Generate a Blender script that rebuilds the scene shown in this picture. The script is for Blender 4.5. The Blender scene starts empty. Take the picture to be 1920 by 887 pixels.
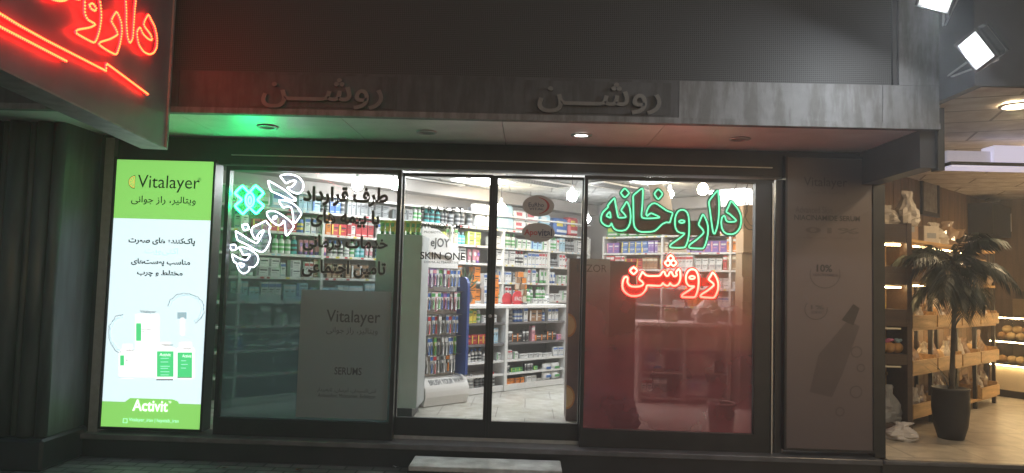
import bpy, math, random, unicodedata
from mathutils import Vector, Matrix
R = math.radians
rnd = random.Random(7)
sc = bpy.context.scene
col = sc.collection

# ---------------------------------------------------------------- camera, world, moon, exposure
FPX = 1340.0
CAM = Vector((0, -6.2, 1.6))
yaw, pitch, roll = R(1.4), R(3.48), R(1.6)
FW = Vector((-math.sin(yaw) * math.cos(pitch), math.cos(yaw) * math.cos(pitch), math.sin(pitch)))
R0 = FW.cross(Vector((0, 0, 1))).normalized()
U0 = R0.cross(FW)
RT = R0 * math.cos(roll) + U0 * math.sin(roll)
UP = U0 * math.cos(roll) - R0 * math.sin(roll)
cam = bpy.data.objects.new('camera', bpy.data.cameras.new('camera'))
col.objects.link(cam)
cam.matrix_world = Matrix(((RT.x, UP.x, -FW.x, CAM.x), (RT.y, UP.y, -FW.y, CAM.y), (RT.z, UP.z, -FW.z, CAM.z), (0, 0, 0, 1)))
cam.data.sensor_width = 36
cam.data.lens = 36 * FPX / 1920
cam.data.clip_end = 500
cam.data.clip_start = 0.05
sc.camera = cam
world = bpy.data.worlds.new('World')
sc.world = world
world.use_nodes = True
wn = world.node_tree
sky = wn.nodes.new('ShaderNodeTexSky')
sky.sky_type = 'NISHITA'
sky.sun_disc = False
sky.sun_elevation = R(12)
sky.sun_rotation = R(150)
wn.links.new(sky.outputs[0], wn.nodes['Background'].inputs[0])
wn.nodes['Background'].inputs[1].default_value = 0.047
moon = bpy.data.objects.new('moon', bpy.data.lights.new('moon', 'SUN'))
moon.data.energy = 0.04
moon.data.angle = R(10)
moon.data.color = (1, .93, .85)
moon.rotation_euler = (R(48), 0, R(-20))
col.objects.link(moon)
sc.view_settings.view_transform = 'Standard'
sc.view_settings.look = 'None'
sc.view_settings.exposure = 0.0
sc.view_settings.gamma = 1
sc.render.engine = 'CYCLES'
cy = sc.cycles
cy.use_denoising = True
cy.denoiser = 'OPENIMAGEDENOISE'
cy.max_bounces = 7
cy.diffuse_bounces = 3
cy.glossy_bounces = 3
cy.transmission_bounces = 4
cy.transparent_max_bounces = 16
cy.caustics_reflective = False
cy.caustics_refractive = False
cy.sample_clamp_indirect = 4.0
cy.use_light_tree = True


def ray(px, py):
    return FW * FPX + RT * (px - 960) - UP * (py - 443.5)


def P(px, py, Y=0.0):
    d = ray(px, py)
    return CAM + d * ((Y - CAM.y) / d.y)


def PZ(px, py, z):
    d = ray(px, py)
    return CAM + d * ((z - CAM.z) / d.z)


def PP(px, py, o, n):
    d = ray(px, py)
    return CAM + d * ((o - CAM).dot(n) / d.dot(n))


# ---------------------------------------------------------------- materials
MATS = {}


def nodes_of(name):
    m = bpy.data.materials.new(name)
    m.use_nodes = True
    return m, m.node_tree, m.node_tree.nodes['Principled BSDF']


def mat(name, c, rough=.6, metal=0.0, var=.12, scale=8.0, bump=0.0, coat=0.0, stretch=None, rand=0.0, spec=.5):
    """Principled surface with noise in its colour and roughness; rand shifts the value per object."""
    if name in MATS:
        return MATS[name]
    m, nt, b = nodes_of(name)
    b.inputs['Metallic'].default_value = metal
    b.inputs['Roughness'].default_value = rough
    b.inputs['Coat Weight'].default_value = coat
    b.inputs['Specular IOR Level'].default_value = spec
    tc = nt.nodes.new('ShaderNodeTexCoord')
    mp = nt.nodes.new('ShaderNodeMapping')
    mp.inputs['Scale'].default_value = stretch or (1, 1, 1)
    nt.links.new(tc.outputs['Object'], mp.inputs[0])
    nz = nt.nodes.new('ShaderNodeTexNoise')
    nz.inputs['Scale'].default_value = scale
    nz.inputs['Detail'].default_value = 5
    nt.links.new(mp.outputs[0], nz.inputs['Vector'])
    rp = nt.nodes.new('ShaderNodeValToRGB')
    rp.color_ramp.elements[0].position = .3
    rp.color_ramp.elements[1].position = .7
    lo, hi = 1 - var, 1 + var
    rp.color_ramp.elements[0].color = (c[0] * lo, c[1] * lo, c[2] * lo, 1)
    rp.color_ramp.elements[1].color = (min(1, c[0] * hi), min(1, c[1] * hi), min(1, c[2] * hi), 1)
    nt.links.new(nz.outputs[0], rp.inputs[0])
    out = rp.outputs[0]
    if rand:
        oi = nt.nodes.new('ShaderNodeObjectInfo')
        mr = nt.nodes.new('ShaderNodeMapRange')
        mr.inputs['To Min'].default_value = 1 - rand
        mr.inputs['To Max'].default_value = 1 + rand * .5
        nt.links.new(oi.outputs['Random'], mr.inputs[0])
        hs = nt.nodes.new('ShaderNodeHueSaturation')
        nt.links.new(mr.outputs[0], hs.inputs['Value'])
        nt.links.new(out, hs.inputs['Color'])
        out = hs.outputs[0]
    nt.links.new(out, b.inputs['Base Color'])
    if bump:
        bp = nt.nodes.new('ShaderNodeBump')
        bp.inputs['Strength'].default_value = bump
        bp.inputs['Distance'].default_value = .02
        nt.links.new(nz.outputs[0], bp.inputs['Height'])
        nt.links.new(bp.outputs[0], b.inputs['Normal'])
    MATS[name] = m
    return m


def emit(name, c, s, base=(.1, .1, .1)):
    if name in MATS:
        return MATS[name]
    m, nt, b = nodes_of(name)
    b.inputs['Base Color'].default_value = (*base, 1)
    b.inputs['Emission Color'].default_value = (*c, 1)
    b.inputs['Emission Strength'].default_value = s
    MATS[name] = m
    return m


def film(name, dust, c=(.6, .6, .6), tint=(1, 1, 1), gloss=.05, transl=.5, rough=.03, noise=.5, grade=None):
    """Thin pane: see-through, faintly mirroring, with a share 'dust' of its area scattering light."""
    if name in MATS:
        return MATS[name]
    m, nt, b = nodes_of(name)
    nt.nodes.remove(b)
    L = nt.links.new
    N = nt.nodes.new
    tr = N('ShaderNodeBsdfTransparent')
    tr.inputs[0].default_value = (*tint, 1)
    gl = N('ShaderNodeBsdfGlossy')
    gl.inputs['Roughness'].default_value = rough
    di = N('ShaderNodeBsdfDiffuse')
    di.inputs[0].default_value = (*c, 1)
    tl = N('ShaderNodeBsdfTranslucent')
    tl.inputs[0].default_value = (*c, 1)
    m1 = N('ShaderNodeMixShader')
    m1.inputs[0].default_value = transl
    L(di.outputs[0], m1.inputs[1])
    L(tl.outputs[0], m1.inputs[2])
    tc = N('ShaderNodeTexCoord')
    nz = N('ShaderNodeTexNoise')
    nz.inputs['Scale'].default_value = 2.5
    nz.inputs['Detail'].default_value = 6
    L(tc.outputs['Object'], nz.inputs['Vector'])
    mr = N('ShaderNodeMapRange')
    mr.inputs['From Min'].default_value = .3
    mr.inputs['From Max'].default_value = .7
    mr.inputs['To Min'].default_value = dust * (1 - noise)
    mr.inputs['To Max'].default_value = dust * (1 + noise)
    L(nz.outputs[0], mr.inputs[0])
    m2 = N('ShaderNodeMixShader')
    if grade:      # a printed film that thins out towards its upper edge: clear at height grade[0], full at grade[1]
        ge = N('ShaderNodeNewGeometry')
        sx = N('ShaderNodeSeparateXYZ')
        L(ge.outputs['Position'], sx.inputs[0])
        gr = N('ShaderNodeMapRange')
        gr.interpolation_type = 'SMOOTHSTEP'
        gr.inputs['From Min'].default_value = grade[0]
        gr.inputs['From Max'].default_value = grade[1]
        L(sx.outputs[2], gr.inputs[0])
        mg = N('ShaderNodeMath')
        mg.operation = 'MULTIPLY'
        L(mr.outputs[0], mg.inputs[0])
        L(gr.outputs[0], mg.inputs[1])
        L(mg.outputs[0], m2.inputs[0])
        mt = N('ShaderNodeMixRGB')
        mt.inputs[1].default_value = (1, 1, 1, 1)
        mt.inputs[2].default_value = (*tint, 1)
        L(gr.outputs[0], mt.inputs[0])
        L(mt.outputs[0], tr.inputs[0])
    else:
        L(mr.outputs[0], m2.inputs[0])
    L(tr.outputs[0], m2.inputs[1])
    L(m1.outputs[0], m2.inputs[2])
    fr = N('ShaderNodeLayerWeight')
    fr.inputs[0].default_value = .15
    mm = N('ShaderNodeMath')
    mm.operation = 'MULTIPLY_ADD'
    mm.inputs[1].default_value = .5
    mm.inputs[2].default_value = gloss
    L(fr.outputs['Fresnel'], mm.inputs[0])
    m3 = N('ShaderNodeMixShader')
    L(mm.outputs[0], m3.inputs[0])
    L(m2.outputs[0], m3.inputs[1])
    L(gl.outputs[0], m3.inputs[2])
    L(m3.outputs[0], nt.nodes['Material Output'].inputs[0])
    MATS[name] = m
    return m


def streak_metal(name, c, rough):
    """Painted aluminium with rain streaks and grime patches that have a shape of their own."""
    m = mat(name, c, rough, .12, .1, 14)
    nt = m.node_tree
    b = nt.nodes['Principled BSDF']
    tc = nt.nodes.new('ShaderNodeTexCoord')
    mp = nt.nodes.new('ShaderNodeMapping')
    mp.inputs['Scale'].default_value = (4.2, 4.2, .8)
    nt.links.new(tc.outputs['Object'], mp.inputs[0])
    nz = nt.nodes.new('ShaderNodeTexNoise')
    nz.inputs['Scale'].default_value = 2.2
    nz.inputs['Detail'].default_value = 10
    nz.inputs['Roughness'].default_value = .65
    nt.links.new(mp.outputs[0], nz.inputs['Vector'])
    rp = nt.nodes.new('ShaderNodeValToRGB')
    rp.color_ramp.elements[0].position = .42
    rp.color_ramp.elements[0].color = (.62, .6, .57, 1)
    rp.color_ramp.elements[1].position = .56
    rp.color_ramp.elements[1].color = (1, 1, 1, 1)
    nt.links.new(nz.outputs[0], rp.inputs[0])
    mx = nt.nodes.new('ShaderNodeMixRGB')
    mx.blend_type = 'MULTIPLY'
    mx.inputs[0].default_value = 1
    old = b.inputs['Base Color'].links[0].from_socket
    nt.links.new(old, mx.inputs[1])
    nt.links.new(rp.outputs[0], mx.inputs[2])
    nt.links.new(mx.outputs[0], b.inputs['Base Color'])
    return m


def grid_mat(name, c1, c2, pitch, hole, rough=.5, metal=0.0, axes=(0, 2)):
    """Regular square grid: c2 where both axes fall inside the hole, else c1."""
    m, nt, b = nodes_of(name)
    b.inputs['Roughness'].default_value = rough
    b.inputs['Metallic'].default_value = metal
    tc = nt.nodes.new('ShaderNodeTexCoord')
    sp = nt.nodes.new('ShaderNodeSeparateXYZ')
    nt.links.new(tc.outputs['Object'], sp.inputs[0])
    outs = []
    for a in axes:
        d = nt.nodes.new('ShaderNodeMath'); d.operation = 'DIVIDE'; d.inputs[1].default_value = pitch
        nt.links.new(sp.outputs[a], d.inputs[0])
        f = nt.nodes.new('ShaderNodeMath'); f.operation = 'FRACT'
        nt.links.new(d.outputs[0], f.inputs[0])
        l = nt.nodes.new('ShaderNodeMath'); l.operation = 'LESS_THAN'; l.inputs[1].default_value = hole
        nt.links.new(f.outputs[0], l.inputs[0])
        outs.append(l.outputs[0])
    mu = nt.nodes.new('ShaderNodeMath'); mu.operation = 'MULTIPLY'
    nt.links.new(outs[0], mu.inputs[0]); nt.links.new(outs[1], mu.inputs[1])
    mx = nt.nodes.new('ShaderNodeMixRGB')
    mx.inputs[1].default_value = (*c1, 1); mx.inputs[2].default_value = (*c2, 1)
    nt.links.new(mu.outputs[0], mx.inputs[0])
    nt.links.new(mx.outputs[0], b.inputs['Base Color'])
    MATS[name] = m
    return m


def brick_mat(name, c1, c2, mortar, scale, rough=.6, bw=.5, rh=.25, ms=.02, rot=(0, 0, 0), metal=0.0):
    m, nt, b = nodes_of(name)
    b.inputs['Roughness'].default_value = rough
    tc = nt.nodes.new('ShaderNodeTexCoord')
    mp = nt.nodes.new('ShaderNodeMapping')
    mp.inputs['Rotation'].default_value = rot
    nt.links.new(tc.outputs['Object'], mp.inputs[0])
    br = nt.nodes.new('ShaderNodeTexBrick')
    br.inputs['Scale'].default_value = scale
    br.inputs['Brick Width'].default_value = bw
    br.inputs['Row Height'].default_value = rh
    br.inputs['Mortar Size'].default_value = ms
    for i, c in (('Color1', c1), ('Color2', c2), ('Mortar', mortar)):
        br.inputs[i].default_value = (*c, 1)
    nt.links.new(mp.outputs[0], br.inputs['Vector'])
    nz = nt.nodes.new('ShaderNodeTexNoise')
    nz.inputs['Scale'].default_value = 7
    nz.inputs['Detail'].default_value = 6
    nt.links.new(tc.outputs['Object'], nz.inputs['Vector'])
    mx = nt.nodes.new('ShaderNodeMixRGB'); mx.blend_type = 'OVERLAY'; mx.inputs[0].default_value = .6
    nt.links.new(br.outputs[0], mx.inputs[1]); nt.links.new(nz.outputs[0], mx.inputs[2])
    nt.links.new(mx.outputs[0], b.inputs['Base Color'])
    bp = nt.nodes.new('ShaderNodeBump'); bp.inputs['Strength'].default_value = .5; bp.inputs['Distance'].default_value = .01
    iv = nt.nodes.new('ShaderNodeMath'); iv.operation = 'SUBTRACT'; iv.inputs[0].default_value = 1
    nt.links.new(br.outputs['Fac'], iv.inputs[1]); nt.links.new(iv.outputs[0], bp.inputs['Height'])
    nt.links.new(bp.outputs[0], b.inputs['Normal'])
    MATS[name] = m
    return m


def wood(name, c, axis=2, rough=.55):
    s = [14, 14, 14]
    s[axis] = 1.2
    return mat(name, c, rough, 0, .28, 2.2, .15, stretch=tuple(s))


# ---------------------------------------------------------------- mesh builder
class MB:
    def __init__(s):
        s.v, s.f, s.m = [], [], []
        s.mats = []
        s.smooth = []

    def mi(s, m):
        if m not in s.mats:
            s.mats.append(m)
        return s.mats.index(m)

    def add(s, vs, fs, m, smooth=False):
        k = len(s.v)
        i = s.mi(m)
        s.v += [Vector(v) for v in vs]
        for f in fs:
            s.f.append([k + a for a in f])
            s.m.append(i)
            s.smooth.append(smooth)
        return s

    def box(s, a, b, m, xf=None, bev=0.0):
        x0, y0, z0 = (min(a[i], b[i]) for i in range(3))
        x1, y1, z1 = (max(a[i], b[i]) for i in range(3))
        if bev <= 0:
            vs = [(x0, y0, z0), (x1, y0, z0), (x1, y1, z0), (x0, y1, z0), (x0, y0, z1), (x1, y0, z1), (x1, y1, z1), (x0, y1, z1)]
            fs = [(3, 2, 1, 0), (4, 5, 6, 7), (0, 1, 5, 4), (1, 2, 6, 5), (2, 3, 7, 6), (3, 0, 4, 7)]
        else:
            e = min(bev, (x1 - x0) / 3, (y1 - y0) / 3, (z1 - z0) / 3)
            vs = []
            for (xa, xs) in ((x0, 1), (x1, -1)):
                for (ya, ys) in ((y0, 1), (y1, -1)):
                    for (za, zs) in ((z0, 1), (z1, -1)):
                        vs += [(xa, ya + ys * e, za + zs * e), (xa + xs * e, ya, za + zs * e), (xa + xs * e, ya + ys * e, za)]
            import bmesh
            bm = bmesh.new()
            for v in vs:
                bm.verts.new(v)
            r = bmesh.ops.convex_hull(bm, input=bm.verts)
            bm.verts.index_update()
            vs = [v.co.copy() for v in bm.verts]
            fs = [[v.index for v in f.verts] for f in bm.faces]
            bm.free()
        if xf:
            vs = [xf @ Vector(v) for v in vs]
        return s.add(vs, fs, m)

    def quad(s, a, b, c, d, m):
        return s.add([a, b, c, d], [(0, 1, 2, 3)], m)

    def lathe(s, prof, m, n=16, o=(0, 0, 0), smooth=True, xf=None, cap=True):
        vs, fs = [], []
        for r, z in prof:
            for k in range(n):
                a = 2 * math.pi * k / n
                v = Vector((o[0] + r * math.cos(a), o[1] + r * math.sin(a), o[2] + z))
                vs.append(xf @ v if xf else v)
        for i in range(len(prof) - 1):
            for k in range(n):
                fs.append((i * n + k, i * n + (k + 1) % n, (i + 1) * n + (k + 1) % n, (i + 1) * n + k))
        s.add(vs, fs, m, smooth)
        if cap:
            k0 = len(s.v) - len(vs)
            i = s.mi(m)
            for ring, rev in ((0, True), (len(prof) - 1, False)):
                f = [k0 + ring * n + k for k in range(n)]
                s.f.append(f[::-1] if rev else f)
                s.m.append(i)
                s.smooth.append(False)
        return s

    def tube(s, pts, r, m, n=6, closed=False, nrm=None):
        pts = [Vector(p) for p in pts]
        q = len(pts)
        vs, fs = [], []
        for i, p in enumerate(pts):
            a = pts[(i - 1) % q] if (closed or i > 0) else p
            b = pts[(i + 1) % q] if (closed or i < q - 1) else p
            t = (b - a)
            t = t.normalized() if t.length > 1e-9 else Vector((0, 0, 1))
            w = nrm or (Vector((0, 0, 1)) if abs(t.z) < .9 else Vector((1, 0, 0)))
            e1 = t.cross(w).normalized()
            e2 = t.cross(e1).normalized()
            rr = r[i] if isinstance(r, (list, tuple)) else r
            for k in range(n):
                an = 2 * math.pi * k / n
                vs.append(p + e1 * rr * math.cos(an) + e2 * rr * math.sin(an))
        for i in range(q if closed else q - 1):
            for k in range(n):
                j = (i + 1) % q
                fs.append((i * n + k, i * n + (k + 1) % n, j * n + (k + 1) % n, j * n + k))
        s.add(vs, fs, m, True)
        if not closed:
            k0 = len(s.v) - len(vs)
            for f in ([k0 + k for k in range(n)], [k0 + (q - 1) * n + k for k in range(n)][::-1]):
                s.f.append(f); s.m.append(s.mi(m)); s.smooth.append(False)
        return s

    def ball(s, c, r, m, n=12, h=8, sq=(1, 1, 1), xf=None, jit=0.0):
        prof = []
        vs, fs = [], []
        for i in range(h + 1):
            th = math.pi * i / h
            for k in range(n):
                a = 2 * math.pi * k / n
                j = 1 + rnd.uniform(-jit, jit)
                v = Vector((r * j * sq[0] * math.sin(th) * math.cos(a), r * j * sq[1] * math.sin(th) * math.sin(a), r * j * sq[2] * math.cos(th)))
                if xf:
                    v = xf @ v
                vs.append(v + Vector(c))
        for i in range(h):
            for k in range(n):
                fs.append((i * n + k, (i + 1) * n + k, (i + 1) * n + (k + 1) % n, i * n + (k + 1) % n))
        return s.add(vs, fs, m, True)

    def poly(s, pts, m, back=None):
        """flat polygon, or a prism when 'back' (offset vector) is given"""
        n = len(pts)
        pts = [Vector(p) for p in pts]
        s.add(pts, [tuple(range(n))], m)
        if back is not None:
            back = Vector(back)
            s.add([p + back for p in pts], [tuple(range(n))[::-1]], m)
            for i in range(n):
                j = (i + 1) % n
                s.add([pts[i], pts[i] + back, pts[j] + back, pts[j]], [(0, 1, 2, 3)], m)
        return s

    def mesh(s, name):
        me = bpy.data.meshes.new(name)
        me.from_pydata([tuple(v) for v in s.v], [], s.f)
        for m in s.mats:
            me.materials.append(m)
        me.polygons.foreach_set('material_index', s.m)
        me.polygons.foreach_set('use_smooth', s.smooth)
        me.update()
        return me

    def build(s, name, parent=None, world=False):
        """link as ONE mesh object; world=True when vertices are world coordinates and the parent is unrotated"""
        if world and parent is not None:
            o = Vector((0, 0, 0))
            p = parent
            while p is not None:
                o += p.location
                p = p.parent
            s.v = [v - o for v in s.v]
        ob = bpy.data.objects.new(name, s.mesh(name))
        col.objects.link(ob)
        ob.parent = parent
        return ob


def tag(o, label=None, cat=None, group=None, kind=None):
    for k, v in (('label', label), ('category', cat), ('group', group), ('kind', kind)):
        if v:
            o[k] = v
    return o


def thing(name, label, cat, loc=(0, 0, 0), rz=0.0, group=None):
    o = bpy.data.objects.new(name, None)
    o.empty_display_size = .1
    o.location = loc
    o.rotation_euler = (0, 0, rz)
    col.objects.link(o)
    return tag(o, label, cat, group)


def copy_tree(o, parent=None):
    c = o.copy()
    col.objects.link(c)
    c.parent = parent
    for ch in list(o.children):
        copy_tree(ch, c)
    return c


# ---------------------------------------------------------------- writing (Arabic script is joined here, letter by letter)
FORMS = {}
for cp in list(range(0xFB50, 0xFC00)) + list(range(0xFE70, 0xFEFD)):
    d = unicodedata.decomposition(chr(cp)).split()
    if len(d) == 2 and d[0][0] == '<':
        FORMS.setdefault(chr(int(d[1], 16)), {})[d[0][1:-1]] = chr(cp)


def shape(t):
    """join Persian letters and lay them out left to right"""
    if not any('\u0600' <= ch <= '\u06ff' for ch in t):
        return t
    out = []
    for i, ch in enumerate(t):
        f = FORMS.get(ch)
        if not f:
            if ch != '\u200c':
                out.append(ch)
            continue
        pv = t[i - 1] if i else ''
        nx = t[i + 1] if i + 1 < len(t) else ''
        jp = (pv in FORMS and 'initial' in FORMS[pv]) or pv == '\u0640'
        jn = (nx in FORMS or nx == '\u0640') and 'initial' in f
        k = 'medial' if jp and jn else 'final' if jp else 'initial' if jn else 'isolated'
        out.append(f.get(k, ch))
    return ''.join(reversed(out))


_tc = {}


def outline(t):
    """closed outlines of one glyph run, as lists of 2D points"""
    c = bpy.data.curves.new('lettering', 'FONT')
    c.body = t
    c.size = 1
    c.resolution_u = 3
    c.fill_mode = 'NONE'
    o = bpy.data.objects.new('lettering', c)
    col.objects.link(o)
    bpy.context.view_layer.update()
    me = bpy.data.meshes.new_from_object(o.evaluated_get(bpy.context.evaluated_depsgraph_get()))
    nb_ = {}
    for e in me.edges:
        a, b = e.vertices
        nb_.setdefault(a, []).append(b)
        nb_.setdefault(b, []).append(a)
    seen, lps = set(), []
    co = [v.co.copy() for v in me.vertices]
    for st_ in sorted(nb_):
        if st_ in seen:
            continue
        lp, cur, prev = [], st_, None
        while cur not in seen:
            seen.add(cur)
            lp.append(cur)
            # walk in index order so that the winding of the font is kept
            nx = [n for n in nb_[cur] if n not in seen]
            if not nx:
                break
            nx.sort(key=lambda n: (n != cur + 1, n))
            prev, cur = cur, nx[0]
        if len(lp) > 2:
            pts = []
            for k in lp:
                p = (co[k].x, co[k].y)
                if not pts or abs(p[0] - pts[-1][0]) + abs(p[1] - pts[-1][1]) > 1e-5:
                    pts.append(p)
            if len(pts) > 2:
                lps.append(pts)
    bpy.data.objects.remove(o)
    bpy.data.curves.remove(c)
    bpy.data.meshes.remove(me)
    return lps


def area(p):
    return .5 * sum(p[i - 1][0] * p[i][1] - p[i][0] * p[i - 1][1] for i in range(len(p)))


def inside(pt, p):
    r_ = False
    for i in range(len(p)):
        (x0, y0), (x1, y1) = p[i - 1], p[i]
        if (y0 > pt[1]) != (y1 > pt[1]) and pt[0] < (x1 - x0) * (pt[1] - y0) / (y1 - y0) + x0:
            r_ = not r_
    return r_


def grow(p, d):
    """push an outline outwards by d (winding decides which way; holes shrink)"""
    if not d:
        return p
    out = []
    n = len(p)
    for i in range(n):
        a, b, c = Vector(p[i - 1]), Vector(p[i]), Vector(p[(i + 1) % n])
        e1, e2 = (b - a).normalized(), (c - b).normalized()
        n1, n2 = Vector((e1.y, -e1.x)), Vector((e2.y, -e2.x))
        m_ = n1 + n2
        if m_.length < .3:
            m_ = n1
        m_.normalize()
        k = d / max(.45, m_.dot(n1))
        out.append(tuple(b + m_ * k))
    return out


from mathutils.geometry import tessellate_polygon


def glyphs(t, bold=0.0, ext=0.0):
    key = (t, bold, ext)
    if key in _tc:
        return _tc[key]
    vs, fs = [], []
    lps = outline(shape(t))
    big = max(lps, key=lambda p: abs(area(p)))
    sg_ = 1 if area(big) > 0 else -1
    if sg_ < 0:
        lps = [p[::-1] for p in lps]
    outer = [p for p in lps if area(p) > 0]
    holes = [p for p in lps if area(p) <= 0]
    own = {i: [] for i in range(len(outer))}
    for h in holes:
        inn = [i for i in range(len(outer)) if inside(h[0], outer[i])]
        if inn:
            own[min(inn, key=lambda i: area(outer[i]))].append(h)
    for i, p in enumerate(outer):
        rings = [grow(p, bold)] + [g for g in (grow(h, bold) for h in own[i]) if area(g) < -1e-5]
        z = i % 4
        k0 = len(vs)
        flat = [q_ for r_ in rings for q_ in r_]
        vs += [Vector((x, y, z)) for x, y in flat]
        for tr_ in tessellate_polygon([[Vector((x, y, 0)) for x, y in r_] for r_ in rings]):
            a, b, c = tr_
            ar_ = (flat[b][0] - flat[a][0]) * (flat[c][1] - flat[a][1]) - (flat[c][0] - flat[a][0]) * (flat[b][1] - flat[a][1])
            fs.append([k0 + a, k0 + b, k0 + c] if ar_ > 0 else [k0 + a, k0 + c, k0 + b])
        if ext:
            base = k0
            for r_ in rings:
                n = len(r_)
                k1 = len(vs)
                vs += [Vector((x, y, z - ext * 1000)) for x, y in r_]
                for k in range(n):
                    fs.append([base + k, k1 + k, k1 + (k + 1) % n, base + (k + 1) % n])
                base += n
    _tc[key] = (vs, fs)
    return _tc[key]


def write(mb, t, cen, ux, uz, w, h, m, bold=0.0, off=0.003, ext=0.0, rot=0.0):
    """fit the words t into a w x h rectangle centred at cen with axes ux (right) and uz (up); ext in metres"""
    vs, fs = glyphs(t, bold, ext)
    x0, x1 = min(v.x for v in vs), max(v.x for v in vs)
    y0, y1 = min(v.y for v in vs), max(v.y for v in vs)
    sx = w / (x1 - x0)
    sy = h / (y1 - y0) if h else sx
    ux, uz, cen = Vector(ux), Vector(uz), Vector(cen)
    n = ux.cross(uz)
    out = [cen + ux * ((v.x - (x0 + x1) / 2) * sx) + uz * ((v.y - (y0 + y1) / 2) * sy) + n * (off + (v.z * .0002 if v.z >= 0 else v.z * .001)) for v in vs]
    mb.add(out, fs, m)


XA, ZA = Vector((1, 0, 0)), Vector((0, 0, 1))


def write_px(mb, t, xl, xr, yt, yb, Y, m, bold=0.0, off=0.003, ext=0.0):
    xc, yc = (xl + xr) / 2, (yt + yb) / 2
    w = (P(xr, yc, Y) - P(xl, yc, Y)).x
    h = (P(xc, yt, Y) - P(xc, yb, Y)).z
    write(mb, t, P(xc, yc, Y), XA, ZA, w, h, m, bold, off, ext)


# ---------------------------------------------------------------- palette
M_asph = brick_mat('pavement_blocks', (.12, .125, .13), (.2, .205, .21), (.03, .03, .03), 2.2, .42)
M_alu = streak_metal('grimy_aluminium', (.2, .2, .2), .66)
M_alu_d = streak_metal('dark_aluminium', (.07, .07, .074), .5)
M_mesh = grid_mat('perforated_sheet', (.085, .085, .085), (.01, .01, .01), .0145, .62, .62, .4)
M_soffit = mat('soffit_panel', (.82, .79, .76), .42, .3, .06, 5)
M_frame = mat('anodised_frame', (.028, .03, .032), .38, .6, .2, 6)
M_frame_l = mat('bare_aluminium_edge', (.45, .46, .47), .35, .8, .1, 20)
M_black = mat('black_stone', (.018, .019, .022), .35, 0, .4, 3)
M_sill = mat('sill_stone', (.1, .1, .105), .3, 0, .3, 7)
M_marble = mat('step_marble', (.42, .44, .42), .4, 0, .38, 7, .35)
M_dark = mat('dark_paint', (.03, .03, .033), .5, 0, .25, 4)
M_white = mat('white_laminate', (.78, .77, .75), .4, 0, .03, 3)
M_wall_in = mat('warm_plaster', (.36, .33, .31), .8, 0, .05, 3)
M_ceil = brick_mat('ceiling_tiles', (.5, .5, .49), (.48, .48, .47), (.27, .27, .26), 1.0, .8, .6, .6, .012)
M_tile = brick_mat('pale_floor_tiles', (.6, .58, .52), (.56, .54, .48), (.4, .38, .34), 1.0, .22, .6, .6, .006)
M_glass = film('window_glass', .05, (.55, .55, .55), (.97, .985, .98), .03)
M_doorglass = film('door_glass', .025, (.55, .55, .55), (.97, .985, .98), .03)
M_frost_teal_veil = film('frosted_film', .6, (.1, .2, .23), (.4, .5, .52), .03, .3, .15, .12, (1.85, 1.3))  # teal veil of light put into the film colour
M_frost_red_glow = film('frosted_film_red_glow', .46, (.5, .085, .1), (.5, .33, .33), .03, .12, .15, .5, (1.86, 1.3))  # red glow and flare put into the film's own colour
M_ink = mat('dark_vinyl', (.05, .053, .058), .5, 0, .1)
M_ink_g = mat('grey_vinyl', (.06, .065, .07), .5, 0, .1)

# ================================================================= SETTING
g = MB()
g.quad((-14, -12, 0), (14, -12, 0), (14, 12, 0), (-14, 12, 0), M_asph)
tag(g.build('pavement'), kind='structure')

Xp = lambda px: P(px, 560, 0).x
YF = -1.02                     # canopy front plane
FLOOR = .2
z_soff = P(960, 225, YF).z
z_band = P(1300, 152, YF).z    # top of the canopy's lower band
x_left, x_right = -4.6, P(1762, 200, YF).x
x_mesh = P(1676, 80, YF).x

# -- canopy
t = thing('shop_canopy', 'grey metal canopy above the shop front with perforated upper sheet', 'canopy', (x_right, YF, z_soff))
b = MB()
xs = [x_left, P(560, 180, YF).x - .9, P(1268, 180, YF).x + .02, P(1655, 190, YF).x, x_right]
for i in range(len(xs) - 1):
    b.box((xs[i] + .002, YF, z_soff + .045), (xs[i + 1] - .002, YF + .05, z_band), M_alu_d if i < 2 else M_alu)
b.build('lower_band', t, True)
b = MB().box((x_left, YF - .008, z_soff), (x_right, YF + .06, z_soff + .043), M_alu)
b.build('bottom_trim', t, True)
b = MB().box((x_left, YF + .035, z_band + .004), (x_mesh, YF + .07, z_band + 1.7), M_mesh)
b.build('perforated_sheet', t, True)
b = MB().box((x_mesh + .002, YF + .02, z_band + .003), (x_mesh + .035, YF + .08, z_band + 1.7), M_dark)
b.box((x_mesh + .037, YF + .002, z_band + .003), (x_right, YF + .05, z_band + 1.7), M_alu)
b.build('corner_panel', t, True)
# soffit boards follow the joints seen in the photograph
jx = [x_left]
for (fx, fy), (bx_, by_) in (((320, 215), (400, 262)), ((632, 222), (680, 265)), ((940, 232), (948, 272)), ((1252, 238), (1225, 275))):
    jx.append(P(fx, fy, YF).x)
jx.append(x_right)
for i in range(len(jx) - 1):
    MB().box((jx[i] + .003, YF + .062, z_soff + .01), (jx[i + 1] - .003, .0, z_soff + .03), M_soffit).build('soffit_panel', t, True)
b = MB().box((x_right - .11, YF + .062, 2.5), (x_right + .03, .12, z_soff + .008), M_dark)
b.build('end_beam', t, True)
b = MB().box((x_left, YF + .1, z_soff + .035), (x_right - .01, .1, z_band + 1.6), M_dark)
b.build('canopy_core', t, True)
b = MB().box((x_right + .002, YF + .03, P(1770, 200, YF).z - .46), (x_right + .05, YF + .12, P(1770, 200, YF).z), M_frame)
b.build('bracket_post', t, True)

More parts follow.
